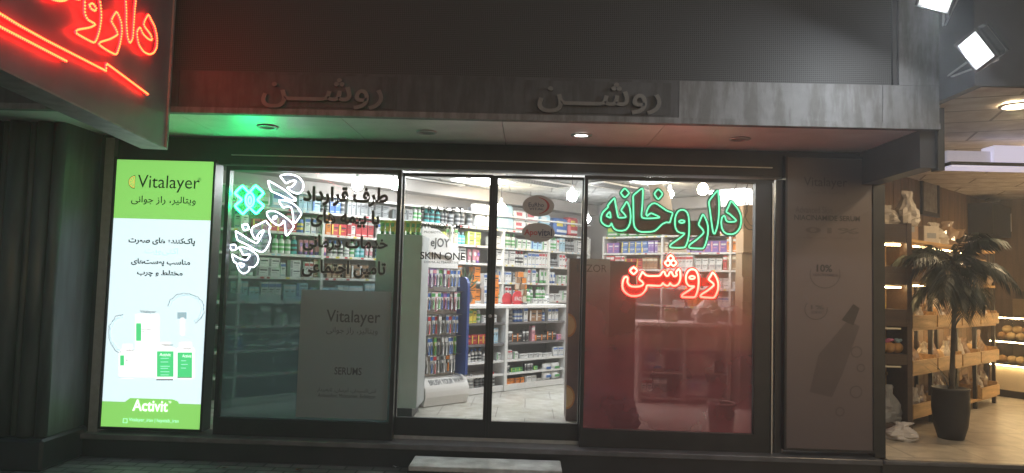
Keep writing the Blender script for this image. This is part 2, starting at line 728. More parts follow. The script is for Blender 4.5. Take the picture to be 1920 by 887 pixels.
# -- two dead letter signs on the canopy band
M_letter = mat('weathered_letters', (.16, .155, .145), .5, .2, .15, 12)
for (xl, xr, yt, yb, bl, br_, lab) in ((490, 718, 146, 204, 470, 745, 'unlit raised grey letters on the canopy band, above the cross sign'),
                                     (1008, 1240, 154, 213, 985, 1258, 'unlit raised pale letters on the canopy band, above the green word sign')):
    a0, a1 = P(bl, 180, YF).x, P(br_, 180, YF).x
    s = thing('letter_sign', lab, 'sign', ((a0 + a1) / 2, YF, z_soff), group='dead letter signs on the canopy')
    MB().box((a0, YF - .005, z_soff + .06), (a1, YF - .001, z_band - .02), M_alu_d).build('backing_panel', s, True)
    w = MB()
    write_px(w, 'روشـــن', xl, xr, yt, yb, YF - .03, M_letter, .012, 0.0, .012)
    w.build('lettering', s, True)

# -- soffit downlights
M_rim = mat('downlight_rim', (.5, .5, .5), .3, .7, .05)
M_lens_off = mat('dead_lens', (.25, .25, .24), .3, 0, .1)
M_lens_on = emit('lit_lens', (1, .93, .84), 14)
first = None
for i, (px, py, lab) in enumerate(((502, 237, 'unlit recessed downlight in the soffit above the cross sign'),
                                   (800, 247, 'unlit recessed downlight in the soffit above the left door'),
                                   (1090, 253, 'glowing recessed downlight in the soffit'),
                                   (1387, 260, 'unlit recessed downlight in the soffit, nearest the end beam'))):
    p = PZ(px, py, z_soff + .008)
    l = thing('downlight', lab, 'light', p, group='downlights in the canopy soffit')
    MB().lathe([(.058, -.001), (.085, -.001), (.082, -.01), (.062, -.012), (.058, -.004)], M_rim, 24, cap=False).build('rim', l)
    MB().lathe([(.001, -.002), (.057, -.002)], M_lens_on if i == 2 else M_lens_off, 24, cap=False).build('lens', l)

# -- header wall between soffit and glazing, side frames, sill and plinth
z_top = P(925, 331, 0).z
z_bot = P(850, 789, 0).z
x_end = Xp(1640)
h = thing('header_beam', 'dark beam with thin bright edges running above the shop glazing', 'beam', (0, 0, z_top))
b = MB().box((x_left, .0, z_top + .05), (x_end, .14, z_soff + .2), M_frame)
b.build('beam', h, True)
b = MB().box((Xp(421), -.03, z_top + .052), (Xp(1446), -.001, z_top + .085), M_frame)
b.box((Xp(421), -.018, z_top + .13), (Xp(1446), -.001, z_top + .138), M_frame_l)
b.build('edge_trim', h, True)
s = thing('window_sill', 'dark polished stone ledge below the shop windows', 'ledge', (0, -.12, FLOOR - .06))
MB().box((P(120, 805, -.12).x, -.14, FLOOR - .045), (x_end, .2, FLOOR), M_sill, bev=.006).build('ledge', s, True)
MB().box((x_left, -.1, .0), (x_end, .2, FLOOR - .047), M_black).build('plinth', s, True)
st = thing('entrance_step', 'pale worn marble step on the pavement before the doors', 'step', (P(910, 870, -.4).x, -.45, 0))
a = PZ(780, 855, .125); c = PZ(1048, 861, .125); d = PZ(1051, 880, .125); e = PZ(763, 873, .125)
b = MB()
pts = [e, d, c, a]
b.add([Vector((p.x, p.y, .0)) for p in pts] + [Vector((p.x, p.y, .085)) for p in pts], [(0, 1, 5, 4), (1, 2, 6, 5), (2, 3, 7, 6), (3, 0, 4, 7), (4, 5, 6, 7)], M_black)
b.build('step_base', st, True)
b = MB().box((a.x - .01, e.y - .01, .086), (c.x + .01, a.y + .01, .125), M_marble, bev=.006)
b.build('tread', st, True)


# ================================================================= SHOP FRONT GLAZING
def frame_of(b, x0, x1, z0, z1, w, y0, y1, m, bottom=None):
    bt = bottom if bottom else w
    b.box((x0 - w, y0, z0 - bt), (x0, y1, z1 + w), m)
    b.box((x1, y0, z0 - bt), (x1 + w, y1, z1 + w), m)
    b.box((x0, y0, z1), (x1, y1, z1 + w), m)
    b.box((x0, y0, z0 - bt), (x1, y1, z0), m)


def pane(x0, x1, z0, z1, y, m, th=.008):
    return MB().quad((x0, y, z0), (x1, y, z0), (x1, y, z1), (x0, y, z1), m)


zb = FLOOR + .002
wl = thing('shop_window', 'wide fixed shop window with dark Persian lettering, left of the doors', 'window', (Xp(580), 0, FLOOR), group='windows of the shop front')
x0, x1 = Xp(421), Xp(738)
z0 = P(700, 792, 0).z
b = MB(); frame_of(b, x0, x1, z0, z_top, .035, -.02, .06, M_frame, z0 - zb)
b.build('frame', wl, True)
pane(x0 + .002, x1 - .002, z0, z_top, .015, M_glass).build('glass', wl, True)
zf = 1.86
pane(x0 + .004, x1 - .004, z0, zf, .03, M_frost_teal_veil).build('frosted_film', wl, True)
b = MB()
M_edge_v = mat('vinyl_outline', (.42, .45, .45), .5, 0, .05)
for t_, xl, xr, yt, yb in (('طرف قرارداد', 568, 728, 350, 388), ('با بیمه های', 582, 712, 393, 428), ('خدمات درمانی', 567, 728, 441, 473), ('تامین اجتماعی', 565, 724, 487, 522)):
    write_px(b, t_, xl, xr, yt, yb, .012, M_edge_v, .05, .0)
    write_px(b, t_, xl + 1, xr - 1, yt + 1, yb - 1, .008, M_ink, .028, .0)
b.build('window_lettering', wl, True)
M_paper_back = film('translucent_poster_sheet', .93, (.34, .38, .37), (.8, .85, .85), .02, .45, .2, .04)
b = MB()
xa, xb = Xp(563), Xp(733)
za, zc = P(650, 786, 0).z, P(650, 545, 0).z
b.quad((xa, .022, za), (xb, .022, za), (xb, .022, zc), (xa, .022, zc), M_paper_back)
write_px(b, 'Vitalayer', 612, 713, 582, 612, .0205, M_ink_g, .004, .0)
write_px(b, 'ویتالیر، راز جوانی', 612, 708, 614, 628, .0205, M_ink_g, 0, .0)
write_px(b, 'SERUMS', 627, 678, 689, 703, .0205, M_ink_g, .012, .0)
write_px(b, 'آنتی‌اکسیدان، آبرسان، لایه‌بردار', 594, 706, 727, 737, .0205, M_ink_g, 0, .0)
write_px(b, 'Antioxidant, Moisturizer, Exfoliator', 596, 704, 739, 747, .0205, M_ink_g, 0, .0)
b.build('window_poster', wl, True)

wr = thing('shop_window', 'wide fixed shop window behind the glowing word signs, right of the doors', 'window', (Xp(1256), 0, FLOOR), group='windows of the shop front')
x0, x1 = Xp(1098), Xp(1414)
z0r = P(1256, 809, 0).z
b = MB(); frame_of(b, x0, x1, z0r, z_top - .004, .03, -.02, .06, M_frame, z0r - zb)
b.box((x1 + .03, -.015, zb), (x1 + .16, .07, z_top + .03), M_frame)
b.box((Xp(1446) - .004, -.032, zb), (Xp(1446) + .006, -.016, z_top), M_frame_l)
b.build('frame', wr, True)
pane(x0 + .002, x1 - .002, z0r, z_top - .004, .02, M_glass).build('glass', wr, True)
pane(x0 + .004, x1 - .004, z0r, 1.87, .03, M_frost_red_glow).build('frosted_film', wr, True)

# sliding doors
M_oval = mat('sticker_grey', (.42, .42, .43), .5, 0, .04)
M_navy = mat('ink_navy', (.05, .06, .12), .5, 0, .05)
M_redink = mat('ink_red', (.4, .05, .06), .5, 0, .05)
dl = thing('sliding_door', 'glass sliding door with grey vinyl brand names, showing the toothbrush display', 'door', (Xp(830), .08, FLOOR), group='sliding doors')
x0, x1 = Xp(748), Xp(911)
b = MB(); frame_of(b, x0, x1, z_bot, z_top, .026, .075, .12, M_frame, z_bot - zb)
b.build('frame', dl, True)
pane(x0, x1, z_bot, z_top, .1, M_doorglass).build('glass', dl, True)
b = MB()
for t_, xl, xr, yt, yb, bo in (('E R A K E T', 789, 868, 388, 400, .02), ('SYNBIONYME', 787, 871, 419, 429, .012), ('PROBIOTICS RESEARCH', 795, 866, 434, 438, 0),
                               ('SKIN ONE', 788, 872, 473, 487, .012), ('DERMA ALTERNATIVE', 795, 860, 490, 494, 0)):
    write_px(b, t_, xl, xr, yt, yb, .096, M_ink, bo, .0)
b.build('door_lettering', dl, True)
dr = thing('sliding_door', 'glass sliding door with two oval grey stickers', 'door', (Xp(1008), .08, FLOOR), group='sliding doors')
x0, x1 = Xp(927), Xp(1089)
b = MB(); frame_of(b, x0, x1, z_bot - .01, z_top, .022, .077, .122, M_frame, z_bot - .01 - zb)
b.build('frame', dr, True)
pane(x0, x1, z_bot - .01, z_top, .1, M_doorglass).build('glass', dr, True)


def oval(px, py, rx, ry, Y, m, n=40):
    c = P(px, py, Y)
    k = (P(px + 100, py, Y) - P(px, py, Y)).x / 100
    return [c + XA * rx * k * math.cos(2 * math.pi * i / n) + ZA * ry * k * math.sin(2 * math.pi * i / n) for i in range(n)]


b = MB()
b.poly(oval(1009.5, 386, 30, 20, .094, M_oval), M_oval, (0, .003, 0))
write_px(b, 'EuRho', 991, 1020, 380, 388, .0935, M_navy, .012, .0)
write_px(b, 'VITAL', 992, 1020, 389.5, 394, .0935, M_navy, .02, .0)
ar = []
c0, kk = P(1004, 385.5, .0935), (P(1100, 385) - P(1000, 385)).x / 100
for i in range(22):
    a_ = R(75 - i * 7)
    ar.append(c0 + XA * 27 * kk * math.cos(a_) + ZA * 16.5 * kk * math.sin(a_))
for i in range(21, -1, -1):
    a_ = R(75 - i * 7)
    ar.append(c0 + XA * 22.5 * kk * math.cos(a_) + ZA * 15.5 * kk * math.sin(a_))
b.poly(ar, M_redink)
b.build('oval_sticker', dr, True)
b = MB()
b.poly(oval(1009.5, 436, 31, 18, .094, M_oval), M_oval, (0, .003, 0))
write_px(b, 'Apo', 983, 1008, 430, 444, .0935, M_redink, .022, .0)
write_px(b, 'vital', 1008, 1035, 429, 443, .0935, M_navy, .022, .0)
q0, q1 = P(1015, 444.5, .0935), P(1036, 445, .0935)
b.box((q0.x, .0925, q0.z - .003), (q1.x, .0935, q0.z), M_navy)
b.build('oval_sticker', dr, True)
MB().box((Xp(911) + .0265, .078, zb), (Xp(927) - .0225, .118, z_top + .02), M_frame).build('meeting_stile', dl, True)
MB().lathe([(.016, -.02), (.016, .0), (.009, .004)], M_frame_l, 16, (0, 0, 0), True, Matrix.Translation((Xp(919), .07, 1.28)) @ Matrix.Rotation(R(90), 4, 'X')).build('lock', dl, True)
tr = thing('door_track', 'dark metal door track with a thin bright edge on the stone ledge', 'track', (Xp(920), -.03, FLOOR))
MB().box((Xp(738), .063, FLOOR + .001), (Xp(1098), .074, FLOOR + .03), M_frame_l).build('rail', tr, True)

# ================================================================= NEON SIGNS
def catmull(pts, closed=True, n=4, k=.5):
    out = []
    q = len(pts)
    for i in range(q if closed else q - 1):
        p0 = pts[(i - 1) % q] if (closed or i > 0) else pts[i]
        p1, p2 = pts[i], pts[(i + 1) % q]
        p3 = pts[(i + 2) % q] if (closed or i + 2 < q) else p2
        for j in range(n):
            t_ = j / n
            m1, m2 = (p2 - p0) * k * .5 * 1.2, (p3 - p1) * k * .5 * 1.2
            h1, h2, h3, h4 = 2 * t_**3 - 3 * t_**2 + 1, -2 * t_**3 + 3 * t_**2, t_**3 - 2 * t_**2 + t_, t_**3 - t_**2
            out.append(p1 * h1 + p2 * h2 + m1 * h3 + m2 * h4)
    if not closed:
        out.append(pts[-1])
    return out


def ell(cx, cy, rx, ry, n=14):
    return [(cx + rx * math.cos(2 * math.pi * i / n), cy + ry * math.sin(2 * math.pi * i / n)) for i in range(n)]


def dia(cx, cy, r):
    return [(cx, cy - r), (cx + r, cy), (cx, cy + r), (cx - r, cy)]


def loops(raw, o, s, f):
    return [catmull([f(o[0] + x / s, o[1] + y / s) for x, y in lp]) for lp in raw]


def neon(root, letters, r, rp, m_tube, m_prof, m_back, nrm=Vector((0, -1, 0))):
    """letters = list of lists of loops; the first loop of each is its outline"""
    for lps in letters:
        tb = MB()
        for lp in lps:
            tb.tube(lp, r, m_tube, 6, True, nrm)
        L = tb.build('neon_letter', root, True)
        if m_prof:
            pb = MB()
            for lp in lps:
                pb.tube([p - nrm * (rp * .9) for p in lp], rp, m_prof, 6, True, nrm)
            pb.build('neon_base', L, True)
        if m_back:
            MB().poly([p - nrm * (rp * 1.5 + .004) for p in lps[0]], m_back).build('acrylic_back', L, True)


YN = .065
fN = lambda x, y: P(x, y, YN)
G1, G2 = ((1115, 340), 6.333), ((1250, 340), 6.333)
RA, RB = ((1155, 465), 8.873), ((1255, 465), 8.873)
WA, WB = ((430, 315), 6.333), ((425, 400), 7.39)
L_ = lambda fr, *lp: loops(lp, fr[0], fr[1], fN)
green = [
    L_(G1, [(235,200),(245,260),(258,330),(272,400),(285,430),(330,432),(365,428),(370,415),(345,380),(315,345),(345,295),(378,243),(400,270),(420,330),(428,420),(420,490),(400,540),(370,575),(320,588),(265,582),(230,560),(208,520),(200,498),(190,520),(165,535),(130,525),(95,500),(75,465),(80,410),(100,365),(130,335),(160,305),(155,290),(195,240)],
       [(178,362),(190,432),(140,410)]),
    L_(G1, [(358,85),(408,140),(358,192),(312,138)]),
    L_(G1, [(560,85),(572,110),(570,200),(565,300),(555,400),(565,430),(600,440),(680,440),(770,430),(740,408),(700,390),(670,380),(640,395),(625,412),(612,395),(620,350),(645,300),(680,268),(715,260),(750,275),(800,310),(860,350),(925,375),(910,430),(890,490),(850,487),(800,510),(750,560),(710,590),(660,600),(560,602),(510,585),(475,545),(462,480),(460,350),(458,230),(462,165)]),
    L_(G1, [(755,95),(805,150),(755,212),(710,150)]),
    L_(G2, [(180,338),(215,345),(245,375),(262,430),(268,520),(265,620),(255,690),(235,750),(212,785),(130,790),(50,785),(40,770),(55,745),(120,700),(180,655),(212,620),(160,610),(125,590),(105,550),(98,500),(102,430),(120,380),(145,350)], ell(180, 478, 33, 16)),
    L_(G2, [(430,393),(455,430),(480,490),(492,550),(490,620),(475,700),(455,760),(430,797),(350,797),(275,790),(265,770),(290,740),(360,690),(420,635),(440,605),(425,570),(380,515),(400,455)]),
    L_(G2, [(603,110),(615,150),(622,250),(622,350),(615,450),(600,540),(575,615),(560,620),(548,590),(530,470),(515,350),(505,235)]),
    L_(G2, [(765,235),(810,280),(850,335),(878,400),(885,470),(870,550),(830,605),(780,628),(720,625),(680,600),(655,550),(648,490),(655,435),(680,408),(695,425),(705,460),(730,480),(800,480),(825,465),(800,435),(750,390),(708,360),(735,300)]),
]
X2 = lambda lp: [(x + 887, y) for x, y in lp]
red = [
    L_(RA, [(175,480),(195,500),(190,570),(215,615),(260,640),(330,645),(400,638),(445,615),(455,590),(430,555),(385,515),(440,400),(465,425),(500,455),(540,465),(640,465),(715,463),(745,445),(765,410),(785,392),(808,400),(820,440),(840,465),(870,460),(885,425),(905,395)]
        + X2([(38,400),(55,440),(75,468),(105,470),(125,450),(112,405),(155,350),(178,385),(185,440),(183,510),(165,570),(135,610),(90,630),(40,620)])
        + [(899,585),(880,620),(850,630),(810,615),(780,585),(755,620),(720,630),(600,625),(515,625),(500,680),(460,740),(410,780),(340,798),(250,795),(180,760),(130,710),(108,650),(110,580),(130,510),(155,483)]),
    L_(RA, dia(910, 170, 50)), L_(RA, dia(863, 250, 50)), L_(RA, dia(957, 250, 50)), L_(RA, dia(293, 378, 58)),
    L_(RB, [(385,355),(430,365),(460,405),(482,470),(488,560),(480,660),(460,740),(425,815),(340,820),(220,815),(208,795),(235,765),(320,710),(390,660),(415,638),(340,635),(300,605),(280,560),(275,490),(288,430),(315,385),(350,360)], ell(378, 492, 45, 25)),
    L_(RB, [(720,408),(760,450),(795,520),(815,600),(808,690),(780,770),(740,825),(640,825),(530,815),(518,795),(545,765),(640,705),(710,650),(740,615),(720,580),(655,525),(690,460)]),
]
white = [
    L_(WA, [(605,98),(640,80),(700,75),(770,85),(830,115),(870,165),(880,215),(870,260),(835,300),(790,302),(740,280),(700,250),(690,235),(730,228),(765,200),(788,160),(770,148),(720,160),(675,182),(640,145)]),
    L_(WA, [(460,155),(500,170),(580,215),(660,265),(740,330),(795,380),(770,388),(700,370),(600,320),(500,275),(475,220)]),
    L_(WA, [(590,385),(640,382),(700,395),(760,425),(810,470),(855,540),(830,590),(785,650),(762,635),(755,560),(735,470),(690,460),(640,470),(610,430)]),
    L_(WA, [(450,520),(500,510),(560,520),(630,560),(700,610),(740,650),(765,695),(730,750),(690,800),(670,790),(665,720),(650,625),(625,660),(595,682),(550,670),(490,620),(455,575),(445,545)], [(545,570),(562,572),(550,600),(525,610),(518,590)]),
    L_(WB, [(540,105),(570,140),(608,185),(588,215),(590,270),(605,340),(595,400),(565,460),(530,515),(490,535),(440,525),(370,490),(260,425),(150,370),(125,260),(135,252),(230,310),(330,375),(410,415),(450,370),(515,240),(480,250),(430,300),(425,345),(410,360),(375,330),(345,270),(345,220),(370,185),(430,160),(490,130)]),
    L_(WB, [(215,165),(285,155),(308,215),(240,235)]),
    L_(WB, [(42,445),(115,435),(138,495),(70,512)]),
    L_(WB, [(170,470),(230,468),(300,490),(370,530),(425,585),(440,640),(420,700),(375,745),(305,745),(320,770),(285,815),(230,835),(180,800),(150,740),(135,690),(100,670),(72,575),(95,578),(180,625),(265,650),(295,625),(325,575),(290,570),(230,575),(205,530)], [(172,690),(245,710),(208,752)]),
]
f0 = lambda lp: [catmull([P(430 + x / 6.333, 315 + y / 6.333, YN) for x, y in lp], True, 4, .25)]
cross = [f0([(155,215),(235,292),(312,212),(405,298),(332,378),(405,450),(318,540),(235,470),(160,545),(68,450),(148,378),(68,300)])
         + [catmull([P(430 + x / 6.333, 315 + y / 6.333, YN - .012) for x, y in ell(243, 378, 50, 82, 16)])] + [catmull([P(430 + x / 6.333, 315 + y / 6.333, YN - .012) for x, y in ell(243, 385, 18, 46, 12)])]]

M_tube_g = emit('neon_green', (.17, 1.0, .5), 1.6)
M_tube_c = emit('neon_cross', (.007, 1.0, .24), 100)
M_tube_r = emit('neon_red', (1.0, .045, .03), 42)
M_tube_w = emit('neon_white', (.85, .88, 1.0), 6)
M_prof_g = mat('neon_base_green', (.02, .3, .15), .4, 0, .1)
M_prof_r = mat('neon_base_red', (.8, .02, .03), .4, 0, .1)
M_back_g = film('brown_acrylic', .82, (.16, .075, .05), (.6, .5, .45), .02, .1, .1, .05)
M_back_r = film('red_acrylic', .75, (.8, .05, .06), (.9, .5, .5), .02, .3, .1, .05)
M_back_c = film('clear_green_acrylic', .55, (.001, .05, .02), (.8, .95, .9), .02, .3, .1, .05)
M_back_w = film('clear_blue_acrylic', .25, (.4, .45, .6), (.9, .92, .95), .03, .3, .1, .05)
n1 = thing('neon_sign', 'green outlined Persian word sign hanging in the window, above the red word', 'neon sign', P(1256, 400, YN))
neon(n1, green, .0065, .019, M_tube_g, M_prof_g, M_back_g)
b = MB()
b.box((P(1172, 425, YN).x, YN + .034, P(1260, 440, YN).z), (P(1352, 425, YN).x, YN + .044, P(1260, 412, YN).z), M_back_g)
b.build('mounting_bar', n1, True)
M_wire = mat('black_wire', (.02, .02, .02), .5)
for pts, r_ in (([P(1371, 372, YN), P(1374, 362, YN), P(1380, 350, YN), P(1382, 338, YN)], .003), ([P(1250, 360, YN), P(1250, 348, YN), P(1249, 336, YN)], .0015), ([P(1180, 356, YN), P(1180, 336, YN)], .0015)):
    MB().tube(pts, r_, M_wire, 5).build('hanging_wire', n1, True)
n2 = thing('neon_sign', 'red glowing Persian word sign hanging below the green word', 'neon sign', P(1256, 530, YN))
neon(n2, red, .0085, .019, M_tube_r, M_prof_r, M_back_r)
b = MB().box((P(1196, 530, YN).x, YN + .034, P(1260, 535, YN).z), (P(1338, 530, YN).x, YN + .044, P(1260, 519, YN).z), M_back_r)
b.build('mounting_bar', n2, True)
n3 = thing('neon_sign', 'white glowing Persian word sign set on a steep slant beside the cross', 'neon sign', P(505, 420, YN))
neon(n3, white, .0058, .012, M_tube_w, None, M_back_w)
n4 = thing('neon_sign', 'green glowing cross of two linked loops in the window corner', 'neon sign', P(468, 375, YN))
neon(n4, cross, .0085, .012, M_tube_c, None, M_back_c)

# loose cable in the right window
cb = MB()
pts = [P(1402, 345, .09), P(1396, 372, .09), P(1401, 395, .09), P(1394, 412, .09), P(1400, 428, .09), P(1411, 431, .09)]
cb.tube(catmull(pts, False, 5, 1), .004, M_wire, 5)
pts = [P(1412, 350, .09), P(1404, 380, .09), P(1397, 402, .09), P(1405, 420, .09), P(1412, 424, .09)]
cb.tube(catmull(pts, False, 5, 1), .003, M_wire, 5)
tag(cb.build('loose_cable'), 'thin black cable dangling in the window corner beside the green word', 'cable')

# ================================================================= PROJECTING LED SIGN (left, coming towards the street)
A = P(312, 281, YF - .03)
Bq = PZ(0, 131, A.z)
du = (Bq - A); du.z = 0; du.normalize()          # along the face, towards the street
nf = Vector((-du.y, du.x, 0))                     # out of the face
if nf.x < 0:
    nf = -nf
M_signface = mat('sign_panel_grey', (.2, .18, .185), .42, .2, .15, 4)
M_signedge = mat('sign_edge_metal', (.3, .29, .28), .5, .5, .3, 9)
sg = thing('led_sign', 'big grey box sign with red dotted lamp lettering, jutting out over the pavement', 'sign', A)
LN, HT, TH = 2.75, 2.0, .175
q = lambda s_, z_, d_: A + du * s_ + ZA * z_ + nf * d_
b = MB()
def obox(b, s0, s1, z0, z1, d0, d1, m):
    vs = [q(s, z, d) for z in (z0, z1) for (s, d) in ((s0, d0), (s1, d0), (s1, d1), (s0, d1))]
    b.add(vs, [(3, 2, 1, 0), (4, 5, 6, 7), (0, 1, 5, 4), (1, 2, 6, 5), (2, 3, 7, 6), (3, 0, 4, 7)], m)
obox(b, .03, LN, .012, HT, -TH + .004, -.004, M_signface)
b.build('face_panel', sg, True)
b = MB()
obox(b, 0, LN, 0, .011, -TH, .008, M_signedge)
obox(b, 0, .028, .012, HT, -TH, .01, M_signedge)
obox(b, .0, LN, HT + .001, HT + .02, -TH, .008, M_signedge)
b.build('edge_frame', sg, True)
M_bead = emit('led_bead', (1, .14, .03), 6)
M_ledtube = emit('led_rope', (1, .003, .005), 26, (.3, .02, .02))
o_face = A + nf * .022
F_ = lambda x, y: PP(x / 4.668, y / 4.668, o_face, nf)
led = [
    ([(740,-60),(735,60),(737,120),(762,172),(826,212),(780,240),(672,260),(658,285),(690,310),(810,372),(840,340),(865,260),(880,150),(872,40),(850,-60),(800,-95)], True),
    ([(775,42),(805,30),(835,75),(822,95),(790,75)], True),
    ([(1010,105),(1035,140),(1055,200),(1060,280),(1045,380),(1020,460),(1000,475),(930,440),(862,392),(872,368),(960,340),(1022,300),(1000,240),(968,180)], True),
    ([(1095,-60),(1100,100),(1100,200),(1110,320),(1130,375),(1155,330),(1165,200),(1175,60),(1185,-60),(1140,-230)], True),
    ([(1290,130),(1320,180),(1350,240),(1368,330),(1365,410),(1340,460),(1300,475),(1250,450),(1210,390),(1195,320),(1195,270),(1220,240),(1245,295),(1290,340),(1325,350),(1310,300),(1252,215)], True),
    ([(430,-20),(470,0),(515,8),(560,3),(610,-20),(690,-5),(700,-60),(420,-60)], True),
    ([(-160,33),(0,125),(160,222),(400,355),(920,620),(926,556),(1290,825)], False),
    ([(-160,150),(0,238),(575,535)], False),
]
OCT = [(1, 0, 0), (-1, 0, 0), (0, 1, 0), (0, -1, 0), (0, 0, 1), (0, 0, -1)]
OCF = [(0, 2, 4), (2, 1, 4), (1, 3, 4), (3, 0, 4), (2, 0, 5), (1, 2, 5), (3, 1, 5), (0, 3, 5)]
for lp, cl in led:
    pts = [F_(x, y) for x, y in lp]
    pts = catmull(pts, cl, 6, .55 if cl else .05)
    tb = MB(); tb.tube(pts, .006, M_ledtube, 5, cl, nf)
    k = tb.build('lamp_rope', sg, True)
    bb = MB()
    seq = pts + ([pts[0]] if cl else [])
    acc = 0.0
    for i in range(len(seq) - 1):
        L = (seq[i + 1] - seq[i]).length
        while acc < L:
            c = seq[i].lerp(seq[i + 1], acc / L) + nf * .005
            bb.add([c + Vector(v) * .008 for v in OCT], OCF, M_bead)
            acc += .0175
        acc -= L
    bb.build('lamp_beads', k, True)

# ================================================================= LIT POSTER BOX (left) and dead poster box (right)
M_lb_w = emit('backlit_white', (.72, .93, 1.0), 1.04, (.8, .8, .8))
M_lb_g = emit('backlit_green', (.3, .8, .16), .8, (.3, .7, .2))
M_lb_g2 = emit('backlit_leaf_green', (.1, .8, .28), .85, (.1, .6, .2))
M_lb_pale = emit('backlit_pale_green', (.5, .95, .8), .95, (.5, .8, .7))
M_lb_ink = mat('poster_ink', (.03, .08, .05), .6, 0, .05)
M_lb_inkg = mat('poster_ink_grey', (.05, .07, .075), .6, 0, .05)
M_lb_or = emit('backlit_orange', (.85, .7, .15), .85, (.8, .6, .1))
M_lb_line = emit('backlit_waterline', (.42, .62, .7), .8, (.4, .5, .5))
M_lb_sh = emit('backlit_soft_white', (1, 1, 1), 1.25, (.8, .8, .8))
lx0, lx1 = Xp(210), Xp(393)
lz0, lz1 = P(288, 800, 0).z, P(316, 303, 0).z
W_, H_ = lx1 - lx0, lz1 - lz0
lb = thing('poster_box', 'brightly backlit green and white skin care poster box', 'light box', ((lx0 + lx1) / 2, 0, lz0))
YL = -.05
b = MB(); frame_of(b, lx0, lx1, lz0, lz1, .02, YL - .012, .1, M_frame)
b.box((lx0, -.02, lz0), (lx1, .1, lz1), M_dark)
b.build('frame', lb, True)
# local coordinates: u 0..1 to the right, v 0..1 downwards, taken from the poster's corners in the photograph
def LBuv(px, py):
    yc = py
    f = (py - 300) / 498
    xl = 226 - 31 * f; xr = 406 - 25 * f
    u = (px - xl) / (xr - xl)
    yt, ybm = 300 + 5 * u, 797 + 6 * u
    return u, (py - yt) / (ybm - yt)
def LB(px, py, off=0.0):
    u, v = LBuv(px, py)
    return Vector((lx0 + u * W_, YL - off, lz1 - v * H_))
face = MB()
zg = lz1 - H_ * .2235
zg2 = lz0 + H_ * .092
face.quad((lx0, YL, zg2), (lx1, YL, zg2), (lx1, YL, zg), (lx0, YL, zg), M_lb_w)
face.quad((lx0, YL, zg), (lx1, YL, zg), (lx1, YL, lz1), (lx0, YL, lz1), M_lb_g)
face.quad((lx0, YL, lz0), (lx1, YL, lz0), (lx1, YL, zg2), (lx0, YL, zg2), M_lb_g)
face.build('poster_face', lb, True)
def wlb(b, t_, xl, xr, yt, yb, m, bold=0, off=.004):
    c = LB((xl + xr) / 2, (yt + yb) / 2)
    w = (LB(xr, (yt + yb) / 2) - LB(xl, (yt + yb) / 2)).x
    h = (LB((xl + xr) / 2, yt) - LB((xl + xr) / 2, yb)).z
    write(b, t_, c, XA, ZA, w, h, m, bold, off)
b = MB()
tab = [(238.5, 762), (241, 752), (250, 745.5), (330, 748), (340, 752), (344, 764)]
b.poly([LB(x, y, .001) for x, y in tab], M_lb_g)
wlb(b, 'Vitalayer', 264, 379, 331, 363, M_lb_ink, .0)
wlb(b, '®', 375.5, 382, 335, 341, M_lb_ink)
wlb(b, 'ویتالیر، راز جوانی', 252, 372, 370, 387, M_lb_ink, .012)
# citrus half
cc = LB(259, 343)
rr = (LB(272, 343) - LB(259, 343)).x * .95
b.poly([cc + Vector((0, -.001, 0)) + Vector((-rr * math.sin(R(a)), 0, rr * math.cos(R(a)))) for a in range(0, 181, 12)], M_lb_ink)
b.poly([cc + Vector((-.002, -.002, 0)) + Vector((-rr * .9 * math.sin(R(a)), 0, rr * .9 * math.cos(R(a)))) for a in range(0, 181, 12)], M_lb_or)
for a in range(5):
    a0, a1 = R(8 + a * 34), R(36 + a * 34)
    am = (a0 + a1) / 2
    c1 = cc + Vector((-.002 - rr * .12 * math.sin(am), -.003, rr * .12 * math.cos(am)))
    b.poly([c1, c1 + Vector((-rr * .66 * math.sin(a0), 0, rr * .66 * math.cos(a0))), c1 + Vector((-rr * .66 * math.sin(a1), 0, rr * .66 * math.cos(a1)))], M_lb_g)
for t_, xl, xr, yt, yb, m in (('پاک‌کننده های صورت', 247, 371, 448, 463, M_lb_inkg), ('اکتی‌ویت', 277, 340, 467, 482, M_lb_pale), ('مناسب پوست‌های', 252, 362, 488, 502, M_lb_inkg), ('مختلط و چرب', 263, 348, 509, 522, M_lb_inkg)):
    wlb(b, t_, xl, xr, yt, yb, m, .032)
wlb(b, 'Activit', 255, 321, 749, 770, M_lb_sh, .02)
wlb(b, '™', 322, 327, 751, 755, M_lb_sh)
wlb(b, 'Vitalayer_iran | hayatab_iran', 248, 341, 783, 791, M_lb_pale, .005)
c_ = LB(241, 787)
for a in range(4):
    x_, z_ = ((-1, 0), (1, 0), (0, -1), (0, 1))[a]
    b.box((c_.x + x_ * .017 - (.002 if x_ else .017), YL - .004, c_.z + z_ * .017 - (.002 if z_ else .017)), (c_.x + x_ * .017 + (.002 if x_ else .017), YL - .003, c_.z + z_ * .017 + (.002 if z_ else .017)), M_lb_pale)
b.build('poster_print', lb, True)
b = MB()
def lbq(x0_, x1_, y0_, y1_, m, off, sk=0.0):
    b.poly([LB(x0_, y1_, off), LB(x1_, y1_, off), LB(x1_ + sk, y0_, off), LB(x0_ + sk, y0_, off)], m)
O = 200; K = 887 / 200
cv = lambda x, y: (200 + x / K, 530 + y / K)
def pq(x0_, y0_, x1_, y1_, m, off):
    (a0, b0), (a1, b1) = cv(x0_, y0_), cv(x1_, y1_)
    lbq(a0, a1, b0, b1, m, off)
